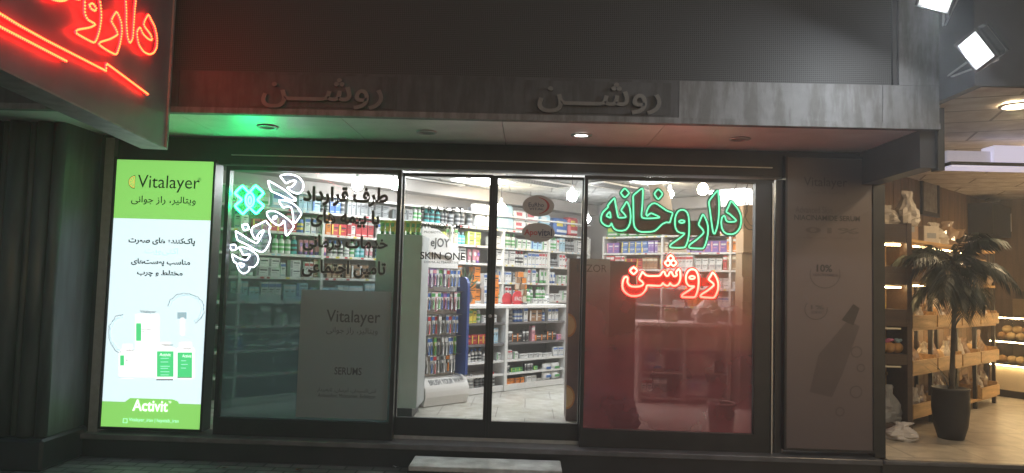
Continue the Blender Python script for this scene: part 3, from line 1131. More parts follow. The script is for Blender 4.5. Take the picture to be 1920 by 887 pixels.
def pack_shape(x0_, y0_, x1_, y1_, r_, neck, m, off):
    """rounded bottle or tube outline in the crop's coordinates, with a cap when neck is given"""
    pts = []
    for cx, cy, a0 in ((x0_ + r_, y1_ - r_, 90), (x0_ + r_, y0_ + r_, 180), (x1_ - r_, y0_ + r_, 270), (x1_ - r_, y1_ - r_, 0)):
        for a in range(0, 91, 15):
            pts.append((cx + r_ * math.cos(R(a0 + a)), cy + r_ * math.sin(R(a0 + a))))
    b.poly([LB(*cv(x, y), off) for x, y in pts], m)
    if neck:
        w = (x1_ - x0_) * neck / 2
        c = (x0_ + x1_) / 2
        b.poly([LB(*cv(x, y), off) for x, y in ((c - w, y0_ + 2), (c - w * .9, y0_ - 42), (c + w * .9, y0_ - 42), (c + w, y0_ + 2))], m)
M_lb_sh2 = emit('backlit_pack_shade', (.78, .93, .95), .92, (.7, .8, .8))
for dx, m_, o_ in ((5, M_lb_sh2, .001), (0, M_lb_sh, .0014)):
    pack_shape(265 + dx, 270, 460 + dx, 785, 12, .0, m_, o_)
    pack_shape(130 + dx, 560, 268 + dx, 795, 26, .6, m_, o_ + .0006)
    pack_shape(430 + dx, 545, 598 + dx, 810, 30, .5, m_, o_ + .0012)
    pack_shape(605 + dx, 545, 748 + dx, 800, 22, .7, m_, o_ + .0018)
for x0_, y0_, x1_, y1_ in ((272, 345, 314, 490), (140, 608, 173, 692), (445, 575, 582, 783), (615, 585, 735, 788)):
    pq(x0_, y0_, x1_, y1_, M_lb_g2, .0035)
pq(440, 803, 580, 812, M_lb_inkg, .0035); pq(130, 783, 262, 789, M_lb_line, .0035); pq(612, 789, 735, 794, M_lb_inkg, .0035)
for t_, x0_, y0_, x1_, y1_, m in (('Vitalayer', 305, 238, 438, 268, M_lb_inkg), ('Vitalayer', 165, 553, 262, 576, M_lb_inkg), ('Vitalayer', 480, 510, 580, 538, M_lb_inkg), ('Vitalayer', 655, 540, 732, 565, M_lb_inkg),
                                  ('Activit', 468, 590, 560, 615, M_lb_sh), ('Activit', 655, 602, 730, 625, M_lb_sh), ('FACE WASH', 320, 390, 400, 402, M_lb_inkg), ('GEL', 320, 408, 345, 419, M_lb_inkg), ('FACE', 188, 640, 212, 656, M_lb_inkg)):
    (a0, b0), (a1, b1) = cv(x0_, y0_), cv(x1_, y1_)
    wlb(b, t_, a0, a1, b0, b1, m, .005, .006)
for y_ in (630, 660, 695, 712, 740, 765):
    pq(475, y_, 475 + rnd.uniform(60, 85), y_ + 5, M_lb_pale, .005)
for y_ in (650, 680, 710):
    pq(645, y_, 645 + rnd.uniform(40, 70), y_ + 5, M_lb_pale, .005)
# pump head and water splash rings
pq(612, 255, 690, 310, M_lb_line, .0035); pq(640, 300, 668, 440, M_lb_sh, .004)
def splash(cx, cy, rx, ry, a0, a1, w):
    n = 34
    for ring in range(3):
        k = 1 - ring * .07
        pts = []
        for i in range(n + 1):
            a = R(a0 + (a1 - a0) * i / n)
            j = 1 + rnd.uniform(-.05, .05)
            x, y = cv(cx + rx * k * j * math.cos(a), cy + ry * k * j * math.sin(a))
            pts.append(LB(x, y, .003 + ring * .0008))
        b.tube(pts, [.0006 + w * abs(math.sin(i * 1.7 + ring)) * .0022 for i in range(n + 1)], M_lb_line if ring else M_lb_inkg, 4, False, Vector((0, -1, 0)))
splash(680, 230, 155, 130, -170, 60, 1)
splash(190, 430, 150, 165, 105, 260, 1)
b.build('poster_picture', lb, True)

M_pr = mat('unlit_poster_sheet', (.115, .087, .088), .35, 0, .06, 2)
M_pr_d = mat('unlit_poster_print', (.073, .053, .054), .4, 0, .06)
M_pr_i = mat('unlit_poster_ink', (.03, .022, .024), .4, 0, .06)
rx0, rx1 = Xp(1471), Xp(1631)
rz0, rz1 = P(1550, 840, 0).z, P(1550, 299, 0).z
rp = thing('poster_box', 'switched off dull serum poster box at the end of the shop front', 'light box', ((rx0 + rx1) / 2, 0, rz0))
b = MB(); frame_of(b, rx0, rx1, rz0, rz1, .018, -.062, .1, M_frame)
b.build('frame', rp, True)
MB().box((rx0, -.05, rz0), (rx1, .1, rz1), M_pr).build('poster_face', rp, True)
b = MB()
YR = -.05
M_pr_pale = mat('unlit_poster_pale', (.125, .1, .1), .4, 0, .05)
for poly_ in ([(1630, 360), (1630, 395), (1600, 410), (1560, 405)],):
    b.poly([P(x, y, YR - .001) for x, y in poly_], M_pr_pale)
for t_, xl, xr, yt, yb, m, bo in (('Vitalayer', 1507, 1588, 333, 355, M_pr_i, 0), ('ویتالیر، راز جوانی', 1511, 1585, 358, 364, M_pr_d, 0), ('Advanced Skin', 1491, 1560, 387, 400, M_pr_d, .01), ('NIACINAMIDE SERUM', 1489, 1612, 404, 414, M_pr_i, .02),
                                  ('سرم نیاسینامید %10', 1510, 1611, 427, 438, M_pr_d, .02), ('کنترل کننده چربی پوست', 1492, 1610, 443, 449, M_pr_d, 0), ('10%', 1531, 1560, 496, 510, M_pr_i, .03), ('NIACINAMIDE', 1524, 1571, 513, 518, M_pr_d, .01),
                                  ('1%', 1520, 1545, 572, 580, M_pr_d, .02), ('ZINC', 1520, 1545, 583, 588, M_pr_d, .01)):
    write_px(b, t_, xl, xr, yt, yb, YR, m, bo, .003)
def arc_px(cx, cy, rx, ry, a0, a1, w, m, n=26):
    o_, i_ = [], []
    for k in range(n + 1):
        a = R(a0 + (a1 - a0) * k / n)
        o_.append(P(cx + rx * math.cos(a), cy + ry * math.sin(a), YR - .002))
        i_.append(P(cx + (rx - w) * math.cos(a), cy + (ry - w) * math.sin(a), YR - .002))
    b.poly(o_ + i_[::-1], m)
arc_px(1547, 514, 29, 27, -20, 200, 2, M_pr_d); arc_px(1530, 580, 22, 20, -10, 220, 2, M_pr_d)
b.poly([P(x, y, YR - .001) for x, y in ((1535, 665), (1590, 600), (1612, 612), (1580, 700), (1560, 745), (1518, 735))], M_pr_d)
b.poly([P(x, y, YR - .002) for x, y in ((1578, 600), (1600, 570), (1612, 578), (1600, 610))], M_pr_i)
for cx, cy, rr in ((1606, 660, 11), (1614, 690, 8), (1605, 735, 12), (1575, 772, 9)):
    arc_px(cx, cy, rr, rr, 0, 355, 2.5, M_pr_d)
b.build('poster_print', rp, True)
jp = thing('door_jamb', 'dark metal end post between the dull poster and the bakery', 'post', (Xp(1641), 0, FLOOR))
MB().box((Xp(1634), -.06, FLOOR + .002), (Xp(1653), .25, 2.5), M_frame).build('post', jp, True)
MB().box((Xp(1453), -.01, FLOOR + .002), (Xp(1466), .1, z_top + .03), M_frame).build('filler_strip', jp, True)

# ================================================================= LEFT EDGE: neighbouring shop front in the dark
M_nstone = mat('dark_neighbour_stone', (.05, .06, .065), .5, 0, .55, 3, .5, stretch=(3, 3, .5))
pl = thing('stone_pilaster', 'dark fluted stone pilaster at the left edge of the shop front', 'pilaster', (P(50, 560, -.45).x, -.4, 0))
b = MB()
px0, px1 = P(-120, 560, -.5).x, P(106, 560, -.5).x
cuts = [0, .09, .24, .31, .47, .53, .7, .76, .9, 1]
for i in range(9):
    xa_, xb_ = px0 + (px1 - px0) * cuts[i], px0 + (px1 - px0) * cuts[i + 1]
    b.lathe([((xb_ - xa_) * .5, .25), ((xb_ - xa_) * .5, 2.9)], M_nstone, 14, ((xa_ + xb_) / 2, -.5, 0))
b.box((px0, -.5, .25), (px1, .3, 2.9), M_nstone)
b.build('shaft', pl, True)
MB().box((px0 - .04, -.62, 0), (px1 + .04, .3, .249), M_black, bev=.02).build('base', pl, True)
nw = thing('neighbour_window', 'dark glass front with carved wooden inside trim, left of the lit poster', 'window', (P(150, 560, 0).x, .05, 0))
wx0, wx1 = P(106, 560, -.3).x, lx0 - .02
b = MB()
b.box((lx0 - .105, -.06, .2), (lx0 - .025, .06, 2.75), M_frame_l)
b.box((lx0 - .15, -.045, .2), (lx0 - .107, .06, 2.75), M_frame)
b.box((wx0, -.02, .1), (lx0 - .152, .06, .35), M_frame)
b.box((wx0, -.02, 2.45), (lx0 - .152, .06, 2.9), M_frame)
b.build('frame', nw, True)
pane(wx0, lx0 - .152, .35, 2.45, .02, M_glass).build('glass', nw, True)
b = MB().box((wx0 - .5, .5, 0), (lx0 - .03, .55, 2.9), mat('dim_room_wall', (.06, .06, .065), .6, 0, .4, 3))
for x_ in (.12, .3):
    b.tube([(wx0 + x_, .46, .2), (wx0 + x_ + .02, .45, 1.2), (wx0 + x_ - .02, .45, 1.7), (wx0 + x_, .46, 2.5)], .03, M_nstone, 8)
b.build('inside_trim', nw, True)
nt_ = MB()
c_ = P(145, 355, -.015); nt_.box((c_.x - .02, -.0, c_.z - .09), (c_.x + .015, .012, c_.z + .06), mat('torn_paper', (.4, .42, .42), .8))
tag(nt_.build('paper_notice'), 'small torn pale paper stuck on the dark glass left of the lit poster', 'notice')
nt_ = MB()
c_ = P(140, 586, -.015); nt_.box((c_.x - .05, -.0, c_.z - .03), (c_.x + .05, .012, c_.z + .03), mat('pale_plate', (.3, .34, .36), .6))
tag(nt_.build('door_plate'), 'small pale plate low on the dark glass left of the lit poster', 'plate')
gu = MB(); gu.box((P(112, 690, -.02).x, -.05, P(140, 708, -.05).z), (P(165, 690, -.02).x, -.022, P(140, 704, -.05).z), M_frame_l)
tag(gu.build('door_pull'), 'thin horizontal metal pull bar low on the dark neighbouring door', 'handle')
sh = MB().box((x_left - .6, .061, 2.4), (lx0 - .02, .5, 4.5), M_dark)
tag(sh.build('upper_wall'), 'dark wall above the neighbouring shop at the far left', 'wall')

# ================================================================= SHOP INTERIOR
UA, VA = R(45.6), R(-44.4)
u2, v2 = Vector((math.cos(UA), math.sin(UA), 0)), Vector((math.cos(VA), math.sin(VA), 0))
OW = Vector((-2.52, 1.8, FLOOR)) - u2 * 1.7        # start of the long wall unit
LU = 1.7 + 5.0
CORN = OW + u2 * LU
f = MB()
f.add([(x_left, .125, FLOOR - .004), (Xp(1653), .125, FLOOR - .004), (6.2, 7.5, FLOOR - .004), (x_left, 7.5, FLOOR - .004)], [(0, 1, 2, 3)], M_tile)
tag(f.build('floor'), kind='structure')
f = MB()
f.add([(x_left, .2, 2.9), (x_left, 7.5, 2.9), (3.5, 7.5, 2.9), (3.5, .2, 2.9)], [(0, 1, 2, 3)], M_ceil)
tag(f.build('ceiling'), kind='structure')
bk = Vector((-math.sin(UA), math.cos(UA), 0))
wallu = MB()
a0, a1 = OW + bk * .45 - u2 * .3, CORN + bk * .45 + u2 * .45
wallu.add([a0, a1, a1 + ZA * 2.7, a0 + ZA * 2.7], [(0, 1, 2, 3)], M_wall_in)
tag(wallu.build('wall_left'), kind='structure')
wallv = MB()
a2 = a1 + v2 * 4.2
wallv.add([a1, a2, a2 + ZA * 2.7, a1 + ZA * 2.7], [(0, 1, 2, 3)], M_wall_in)
tag(wallv.build('wall_back'), kind='structure')
wallr = MB()
wallr.add([(3.0, .15, FLOOR), (3.0, 4.6, FLOOR), (3.0, 4.6, 2.9), (3.0, .15, 2.9)], [(0, 1, 2, 3)], mat('brown_partition', (.3, .22, .18), .6, 0, .1))
tag(wallr.build('wall_right'), kind='structure')
# bulkheads over the wall units
bh = MB()
def ubox(b, o, ang, a, c, m, bev=0.0):
    xf = Matrix.Translation(o) @ Matrix.Rotation(ang, 4, 'Z')
    b.box(a, c, m, xf, bev)
ubox(bh, OW, UA, (-.3, .18, 2.52), (LU + .4, .449, 2.69), M_wall_in)
ubox(bh, CORN, VA, (.1, .18, 2.52), (4.1, .449, 2.69), M_wall_in)
tag(bh.build('bulkhead'), 'beige boxed bulkhead running above the shelves under the shop ceiling', 'bulkhead')

M_grille = grid_mat('vent_slats', (.1, .1, .1), (.35, .35, .35), .05, .5, .5, .3, (0, 1))
for i, (px, py, lab) in enumerate(((1010, 341, 'dark slatted ceiling vent behind the right door'), (1160, 350, 'dark slatted ceiling vent behind the green word sign'), (800, 340, 'dark slatted ceiling vent behind the left door'))):
    p = PZ(px, py, 2.885)
    v = thing('ceiling_vent', lab, 'vent', p, UA, 'ceiling vents')
    MB().box((-.5, -.14, -.012), (.5, .14, .0), M_grille).build('grille', v)
    b = MB()
    for s_ in ((-.53, -.17, .53, -.141), (-.53, .141, .53, .17), (-.53, -.14, -.501, .14), (.501, -.14, .53, .14)):
        b.box((s_[0], s_[1], -.018), (s_[2], s_[3], .0), M_white)
    b.build('frame', v)
M_bulb = emit('bulb_white', (.93, .97, 1), 165)
M_bulbw = emit('bulb_warm', (1, .83, .55), 140)
for px, py, Y, warm, lab in ((670, 347, 2.0, 0, 'round bright bulb behind the top line of window lettering'), (741, 346, 2.5, 0, 'round bright bulb beside the left door frame'),
                             (940, 389, 3.6, 1, 'warm hanging bulb left of the oval stickers'), (1073, 367, 2.2, 0, 'round bright bulb right of the upper oval sticker'),
                             (1101, 411, 4.2, 0, 'small far bulb in line with the right door post'), (1318, 355, 1.9, 1, 'warm glowing bulb between the letters of the green word'), (1256, 364, 2.8, 1, 'dim bulb behind the hanging white card')):
    p = P(px, py, Y)
    l = thing('ceiling_bulb', lab, 'lamp', (p.x, p.y, 2.9), group='bulbs hanging from the shop ceiling')
    dz = p.z - 2.9
    r_ = .062 if px not in (1256, 1101) else .05
    MB().ball((0, 0, dz), r_, M_bulbw if warm else M_bulb, 14, 9, (1, 1, 1.05)).build('globe', l)
    MB().lathe([(.018, dz + r_ * .95), (.024, dz + r_ + .02), (.02, dz + r_ + .06), (.006, dz + r_ + .07)], M_white, 12).build('socket', l)
    MB().tube([(0, 0, dz + r_ + .06), (0, 0, -.012)], .005, M_wire, 5).build('cord', l)
    MB().lathe([(.045, -.015), (.045, -.001)], M_white, 14).build('ceiling_rose', l)
M_led = emit('led_panel', (.93, .97, 1), 34)
for px, py, lab in ((905, 339, 'bright square ceiling panel light in the top corner of the left door'), (1380, 362, 'long bright ceiling panel light at the right window corner'),
                    (Vector((-.15, 1.7, 2.888)), 0, 'added unseen ceiling panel light over the floor before the counter'), (Vector((1.5, 2.6, 2.888)), 0, 'added unseen ceiling panel light over the service desk')):  # these two are added out of view to lift the dim counter area
    p = px if py == 0 else PZ(px, py, 2.888)
    l = thing('ceiling_panel_light', lab, 'light', p, UA, 'panel lights in the shop ceiling')
    MB().box((-.29, -.29, -.004), (.29, .29, -.001), M_led).build('diffuser', l)
    b = MB()
    for s_ in ((-.31, -.31, .31, -.292), (-.31, .292, .31, .31), (-.31, -.291, -.292, .291), (.292, -.291, .31, .291)):
        b.box((s_[0], s_[1], -.012), (s_[2], s_[3], .0), M_white)
    b.build('frame', l)

# ---------------------------------------------------------------- goods
PAL = {'white': (.74, .74, .73), 'cream': (.66, .58, .44), 'pale blue': (.42, .64, .76), 'blue': (.06, .16, .45), 'teal': (.06, .4, .42), 'green': (.1, .38, .12), 'orange': (.75, .24, .03), 'red': (.5, .04, .05),
       'pink': (.7, .3, .36), 'purple': (.22, .12, .4), 'yellow': (.75, .6, .08), 'grey': (.3, .31, .32), 'black': (.03, .03, .035), 'brown': (.3, .16, .08), 'lime': (.5, .6, .1)}
gm = lambda c: mat('pack_' + c.replace(' ', '_'), PAL[c], .42, 0, .04, 3, rand=.18)
PROTO = {}
ACC = {'white': ['blue', 'green', 'red', 'grey', 'teal'], 'cream': ['brown', 'red', 'green'], 'pale blue': ['white', 'blue'], 'blue': ['white', 'yellow'], 'teal': ['white', 'pale blue'], 'green': ['white', 'lime'], 'orange': ['white', 'black'],
       'red': ['white', 'yellow'], 'pink': ['white', 'purple'], 'purple': ['white', 'pink'], 'yellow': ['green', 'white'], 'grey': ['white', 'black'], 'black': ['white', 'orange'], 'brown': ['cream', 'white'], 'lime': ['green', 'white']}


def proto(kind, c, var):
    k = (kind, c, var)
    if k in PROTO:
        return PROTO[k]
    r2 = random.Random(hash((len(kind), sum(map(ord, c)), var)) & 0xffff)
    a = gm(ACC[c][var % len(ACC[c])])
    m = gm(c)
    dk = gm('black') if c not in ('black', 'blue', 'purple') else gm('white')
    b = MB()
    if kind == 'carton':
        w, d, h = ((.055, .05, .15), (.08, .05, .11), (.05, .05, .18), (.1, .06, .075))[var % 4]
        b.box((-w / 2, 0, 0), (w / 2, d, h), m)
        e = -.0006
        if var % 4 in (0, 2):
            b.quad((-w / 2, e, h * .72), (w / 2, e, h * .72), (w / 2, e, h * .9), (-w / 2, e, h * .9), a)
            b.quad((-w * .32, e, h * .56), (w * .32, e, h * .56), (w * .32, e, h * .62), (-w * .32, e, h * .62), dk)
            b.quad((-w * .32, e, h * .47), (w * .1, e, h * .47), (w * .1, e, h * .5), (-w * .32, e, h * .5), dk)
            b.quad((-w * .4, e, h * .08), (w * .4, e, h * .08), (w * .4, e, h * .13), (-w * .4, e, h * .13), a)
        else:
            b.quad((-w / 2, e, h * .06), (-w * .28, e, h * .06), (-w * .28, e, h * .94), (-w / 2, e, h * .94), a)
            b.quad((-w * .2, e, h * .6), (w * .42, e, h * .6), (w * .42, e, h * .74), (-w * .2, e, h * .74), dk)
            b.quad((-w * .2, e, h * .36), (w * .25, e, h * .36), (w * .25, e, h * .42), (-w * .2, e, h * .42), a)
    elif kind == 'bottle':
        r_, h = ((.026, .15), (.03, .19), (.022, .17), (.034, .14))[var % 4]
        b.lathe([(r_ * .9, 0), (r_, .006), (r_, h * .68), (r_ * .8, h * .76), (r_ * .4, h * .8)], m, 12, (0, r_, 0))
        b.lathe([(r_ * .5, h * .8), (r_ * .5, h * .97), (r_ * .42, h)], a, 10, (0, r_, 0))
        b.lathe([(r_ * 1.012, h * .16), (r_ * 1.012, h * .55)], a if var % 2 else dk, 12, (0, r_, 0), cap=False)
        b.lathe([(r_ * 1.02, h * .3), (r_ * 1.02, h * .4)], m, 12, (0, r_, 0), cap=False)
    elif kind == 'tube':
        r_, h = (.022, .15)
        vs, fs = [], []
        N_ = 12
        for i, z in enumerate((.03, .06, .1, h)):
            t_ = (z - .03) / (h - .03)
            for k_ in range(N_):
                an = 2 * math.pi * k_ / N_
                vs.append((r_ * (1 + .25 * t_) * math.cos(an), r_ + r_ * (1 - .92 * t_) * math.sin(an), z))
        for i in range(3):
            for k_ in range(N_):
                fs.append((i * N_ + k_, i * N_ + (k_ + 1) % N_, (i + 1) * N_ + (k_ + 1) % N_, (i + 1) * N_ + k_))
        fs.append(tuple(range(3 * N_, 4 * N_)))
        b.add(vs, fs, m, True)
        b.lathe([(r_ * .85, 0), (r_ * .85, .03)], a, 12, (0, r_, 0))
        b.quad((-r_ * .7, -.001, .08), (r_ * .7, -.001, .08), (r_ * .7, .004, .12), (-r_ * .7, .004, .12), a)
    elif kind == 'jar':
        r_ = .035
        b.lathe([(r_ * .94, 0), (r_, .006), (r_, .04)], m, 14, (0, r_, 0))
        b.lathe([(r_ * 1.03, .041), (r_ * 1.03, .058), (r_, .061)], a, 14, (0, r_, 0))
    elif kind == 'pack':
        w, d, h = ((.26, .16, .2), (.2, .14, .24), (.3, .15, .17))[var % 3]
        b.box((-w / 2, 0, 0), (w / 2, d, h), m, bev=.025)
        b.box((-w * .36, -.003, h * .5), (w * .1, .0, h * .82), a, bev=.001)
        b.box((-w * .36, -.003, h * .15), (w * .36, .0, h * .3), gm('white') if c != 'white' else a, bev=.001)
        b.ball((w * .26, .004, h * .62), h * .16, gm('cream'), 12, 6, (1, .15, 1))
    elif kind == 'pouch':
        w, h = .12, .14
        vs, fs = [], []
        for i in range(6):
            t_ = i / 5
            th_ = .045 * math.sin(math.pi * min(1, t_ * .9 + .12)) + .004
            for sx in (-1, -.5, 0, .5, 1):
                vs.append((sx * w / 2 * (1 - .08 * math.sin(t_ * 6)), .045 - th_ * (1 - sx * sx * .8), h * t_))
            for sx in (1, .5, 0, -.5, -1):
                vs.append((sx * w / 2, .045 + th_ * (1 - sx * sx * .8), h * t_))
        for i in range(5):
            for k_ in range(10):
                fs.append((i * 10 + k_, i * 10 + (k_ + 1) % 10, (i + 1) * 10 + (k_ + 1) % 10, (i + 1) * 10 + k_))
        fs += [tuple(range(9, -1, -1)), tuple(range(50, 60))]
        b.add(vs, fs, m, True)
        b.quad((-w * .3, -.006, h * .3), (w * .3, -.006, h * .3), (w * .3, -.006, h * .6), (-w * .3, -.006, h * .6), a)
    elif kind == 'blister':
        w, h = ((.035, .2), (.05, .19), (.04, .21))[var % 3]
        b.box((-w / 2, .0, -h), (w / 2, .002, .0), m)
        b.quad((-w / 2, -.0008, -h * .26), (w / 2, -.0008, -h * .26), (w / 2, -.0008, -.012), (-w / 2, -.0008, -.012), a)
        b.tube([(0, -.01, -h * .95), (0, -.012, -h * .55), (0, -.01, -h * .3)], [.008, .006, .005], a, 6)
        b.box((-.009, -.016, -h * .45), (.009, -.004, -h * .3), gm('white'), bev=.002)
        b.quad((-w * .4, -.0008, -h * .98), (-w * .2, -.0008, -h * .98), (-w * .2, -.0008, -h * .5), (-w * .4, -.0008, -h * .5), dk)
    me = b.mesh(kind)
    xs_ = [v.x for v in b.v]
    zs_ = [v.z for v in b.v]
    PROTO[k] = (me, max(xs_) - min(xs_), max(zs_) - min(zs_))
    return PROTO[k]


NAME = {'carton': 'medicine_box', 'bottle': 'bottle', 'tube': 'cream_tube', 'jar': 'cream_jar', 'pack': 'soft_pack', 'pouch': 'refill_pouch', 'blister': 'toothbrush_pack'}
WORD = {'carton': 'medicine box', 'bottle': 'bottle', 'tube': 'cream tube', 'jar': 'cream jar', 'pack': 'soft pack', 'pouch': 'refill pouch', 'blister': 'toothbrush pack'}


BOXES = ('cosmetics box', 'medicine box', 'serum box', 'tablet box')


def put(kind, c, var, loc, rz, where, group, sc_=(1, 1, 1)):
    me, w, h = proto(kind, c, var)
    wd = BOXES[var % 4] if kind == 'carton' else WORD[kind]
    o = bpy.data.objects.new(wd.replace(' ', '_'), me)
    o.location = loc
    o.rotation_euler = (0, 0, rz)
    o.scale = sc_
    col.objects.link(o)
    return tag(o, f'{c} {wd} {where}', wd, group)


def row(o, ang, s0, s1, z, dep, specs, where, group, fillp=1.0, stack=1, sz=1.0, maxh=9, seed=1, run=4):
    """a row of goods along a shelf; specs = [(kind, colour), ...]; runs of equal packs like on a real shelf"""
    rr = random.Random(seed)
    ex = Vector((math.cos(ang), math.sin(ang), 0)); ey = Vector((-math.sin(ang), math.cos(ang), 0))
    s = s0
    while s < s1:
        kind, c = rr.choice(specs)
        var = rr.randrange(4)
        n = rr.randint(1, run)
        me, w, h = proto(kind, c, var)
        k = sz * rr.uniform(.74, 1.14)
        if h * k > maxh:
            k = maxh / h
        st = max(1, min(stack, int(maxh / (h * k + .001)))) if kind in ('carton', 'pack') else 1
        if rr.random() > fillp:
            s += w * k * n
            continue
        for i in range(n):
            if s + w * k > s1:
                return
            for j in range(st):
                put(kind, c, var, o + ex * (s + w * k / 2) + ey * (dep + rr.uniform(0, .02)) + ZA * (z - o.z + j * (h * k + .001)), ang + rr.uniform(-.13, .13), where, group, (k, k, k))
            s += w * k + rr.uniform(.002, .01)
        s += rr.choice((0, .004, .01, .02, .045))


def s_at(o, ang, px, py):
    ex = Vector((math.cos(ang), math.sin(ang), 0)); ey = Vector((-math.sin(ang), math.cos(ang), 0))
    return (PP(px, py, o, ey) - o).dot(ex)


# ---------------------------------------------------------------- long diagonal wall unit
def shelf_unit(name, lab, cat, o, ang, length, boards, depth, bay, m, mb, top_z, zb=FLOOR, label_extra=None, start=0.0):
    t = thing(name, lab, cat, o, ang)
    MB().box((start, depth - .02, zb - o.z + .02), (length, depth, top_z - o.z), mb).build('back_panel', t)
    n = max(1, round((length - start) / bay))
    for i in range(n + 1):
        x = start + (length - start) * i / n
        MB().box((x - .016, -.004, zb - o.z + .002), (x + .016, depth - .021, top_z - o.z), m).build('upright', t)
    for z in boards:
        for i in range(n):
            xa_ = start + (length - start) * i / n + .017
            xb_ = start + (length - start) * (i + 1) / n - .017
            sb = MB().box((xa_, .0, z - o.z - .028), (xb_, depth - .021, z - o.z), m)
            x = xa_ + .03          # price tickets along the front edge
            while x < xb_ - .06:
                w_ = rnd.uniform(.03, .05)
                sb.quad((x, -.001, z - o.z - .025), (x + w_, -.001, z - o.z - .025), (x + w_, -.001, z - o.z - .004), (x, -.001, z - o.z - .004), gm(rnd.choice(('white', 'white', 'yellow', 'cream', 'red', 'pale blue'))))
                x += w_ + rnd.uniform(.02, .14)
            sb.build('shelf', t)
    MB().box((start + .02, .03, zb - o.z + .002), (length - .02, .05, zb - o.z + .08), m).build('kick_board', t)
    return t


BZ = [2.32, 2.065, 1.82, 1.565, 1.3, 1.04, .78, .52]
M_lam = mat('shelf_laminate', (.72, .7, .67), .4, 0, .04)
M_lamb = mat('shelf_back', (.34, .33, .32), .6, 0, .05)
shelf_unit('wall_shelf_unit', 'long white shelf unit full of goods running diagonally along the shop wall', 'shelf unit', OW, UA, LU, BZ, .34, 1.0, M_lam, M_lamb, 2.30)
MB_top = MB(); ubox(MB_top, OW, UA, (0, -.012, 2.302), (LU, .34, 2.322), M_lam)
S = lambda px, z: s_at(OW, UA, px, 515 - (z - 1.6) * 1340 / 10)
tp = tag(MB_top.build('top_board'), 'thick white top board lying over the diagonal shelf unit', 'board')
DW = ' of the diagonal shelves'
ZT = 2.324
GR = 'goods on the diagonal wall shelves'
row(OW, UA, .2, S(560, 2.4), ZT, .04, [('pack', 'pale blue'), ('pack', 'white'), ('carton', 'white'), ('bottle', 'grey')], 'on the far left of the diagonal top board', GR, .9, 1, 1.0, .2, 11)
row(OW, UA, S(562, 2.4), S(655, 2.4), ZT, .03, [('bottle', 'grey'), ('carton', 'pale blue'), ('carton', 'blue')], 'on the top board behind the window lettering', GR, 1, 2, 1.25, .22, 12)
row(OW, UA, S(655, 2.4), S(738, 2.4), ZT, .03, [('carton', 'white'), ('carton', 'grey')], 'piled on the top board behind the lettering', GR, 1, 3, .95, .22, 13, 6)
row(OW, UA, S(742, 2.4), S(802, 2.4), ZT, .03, [('carton', 'grey'), ('bottle', 'white')], 'on the top board behind the left edge of the left door', GR, 1, 2, 1.1, .24, 14)
row(OW, UA, S(802, 2.4), S(893, 2.4), ZT, .03, [('bottle', 'white'), ('bottle', 'teal'), ('bottle', 'black'), ('bottle', 'grey'), ('carton', 'orange')], 'on the top board behind the vinyl names of the left door', GR, 1, 1, 1.4, .27, 15, 3)
row(OW, UA, S(895, 2.4), S(1042, 2.4), ZT, .03, [('pack', 'pale blue'), ('pack', 'white'), ('pack', 'pale blue')], 'on the top board behind the oval stickers', GR, 1, 2, .95, .45, 16, 3)
row(OW, UA, S(1044, 2.4), LU - .1, ZT, .03, [('pack', 'red'), ('pack', 'green'), ('pack', 'blue')], 'on the top board near the shop corner', GR, 1, 1, 1.15, .3, 17, 1)
specs = {
    2.065: [[('carton', 'white'), ('carton', 'red'), ('bottle', 'blue'), ('carton', 'orange'), ('carton', 'yellow')], [('carton', 'cream'), ('carton', 'lime'), ('bottle', 'teal'), ('bottle', 'white')], [('carton', 'white'), ('bottle', 'white'), ('carton', 'white'), ('carton', 'pale blue'), ('bottle', 'grey')]],
    1.82: [[('bottle', 'teal'), ('bottle', 'white'), ('tube', 'pink'), ('bottle', 'pale blue')], [('bottle', 'pink'), ('carton', 'red'), ('tube', 'pink'), ('carton', 'white')], [('bottle', 'white'), ('carton', 'white'), ('tube', 'white'), ('bottle', 'grey')]],
    1.565: [[('carton', 'white'), ('jar', 'white'), ('carton', 'brown')], [('carton', 'orange'), ('carton', 'purple'), ('jar', 'grey')], [('carton', 'white'), ('tube', 'white'), ('carton', 'grey')]],
    1.3: [[('carton', 'white'), ('carton', 'pale blue')], [('bottle', 'brown'), ('carton', 'orange')], [('bottle', 'white'), ('bottle', 'white'), ('carton', 'white')]],
    1.04: [[('carton', 'grey'), ('carton', 'white')], [], []],
    .78: [[('carton', 'blue'), ('pack', 'grey')], [], []],
}
zones = [(S(440, 2), S(742, 2), 'behind the left window'), (S(748, 2), S(912, 2), 'behind the left door'), (S(920, 2), LU - .05, 'behind the right door')]
ords = {2.065: 'second', 1.82: 'third', 1.565: 'fourth', 1.3: 'fifth', 1.04: 'sixth', .78: 'seventh'}
for z, three in specs.items():
    for i, sp_ in enumerate(three):
        if sp_:
            row(OW, UA, max(.05, zones[i][0]), zones[i][1], z + .002, .03, sp_, f'on diagonal shelf row {ords[z]} from top, {zones[i][2]}', GR, 1, 2, 1.28, .205, int(z * 100) + i, 3)

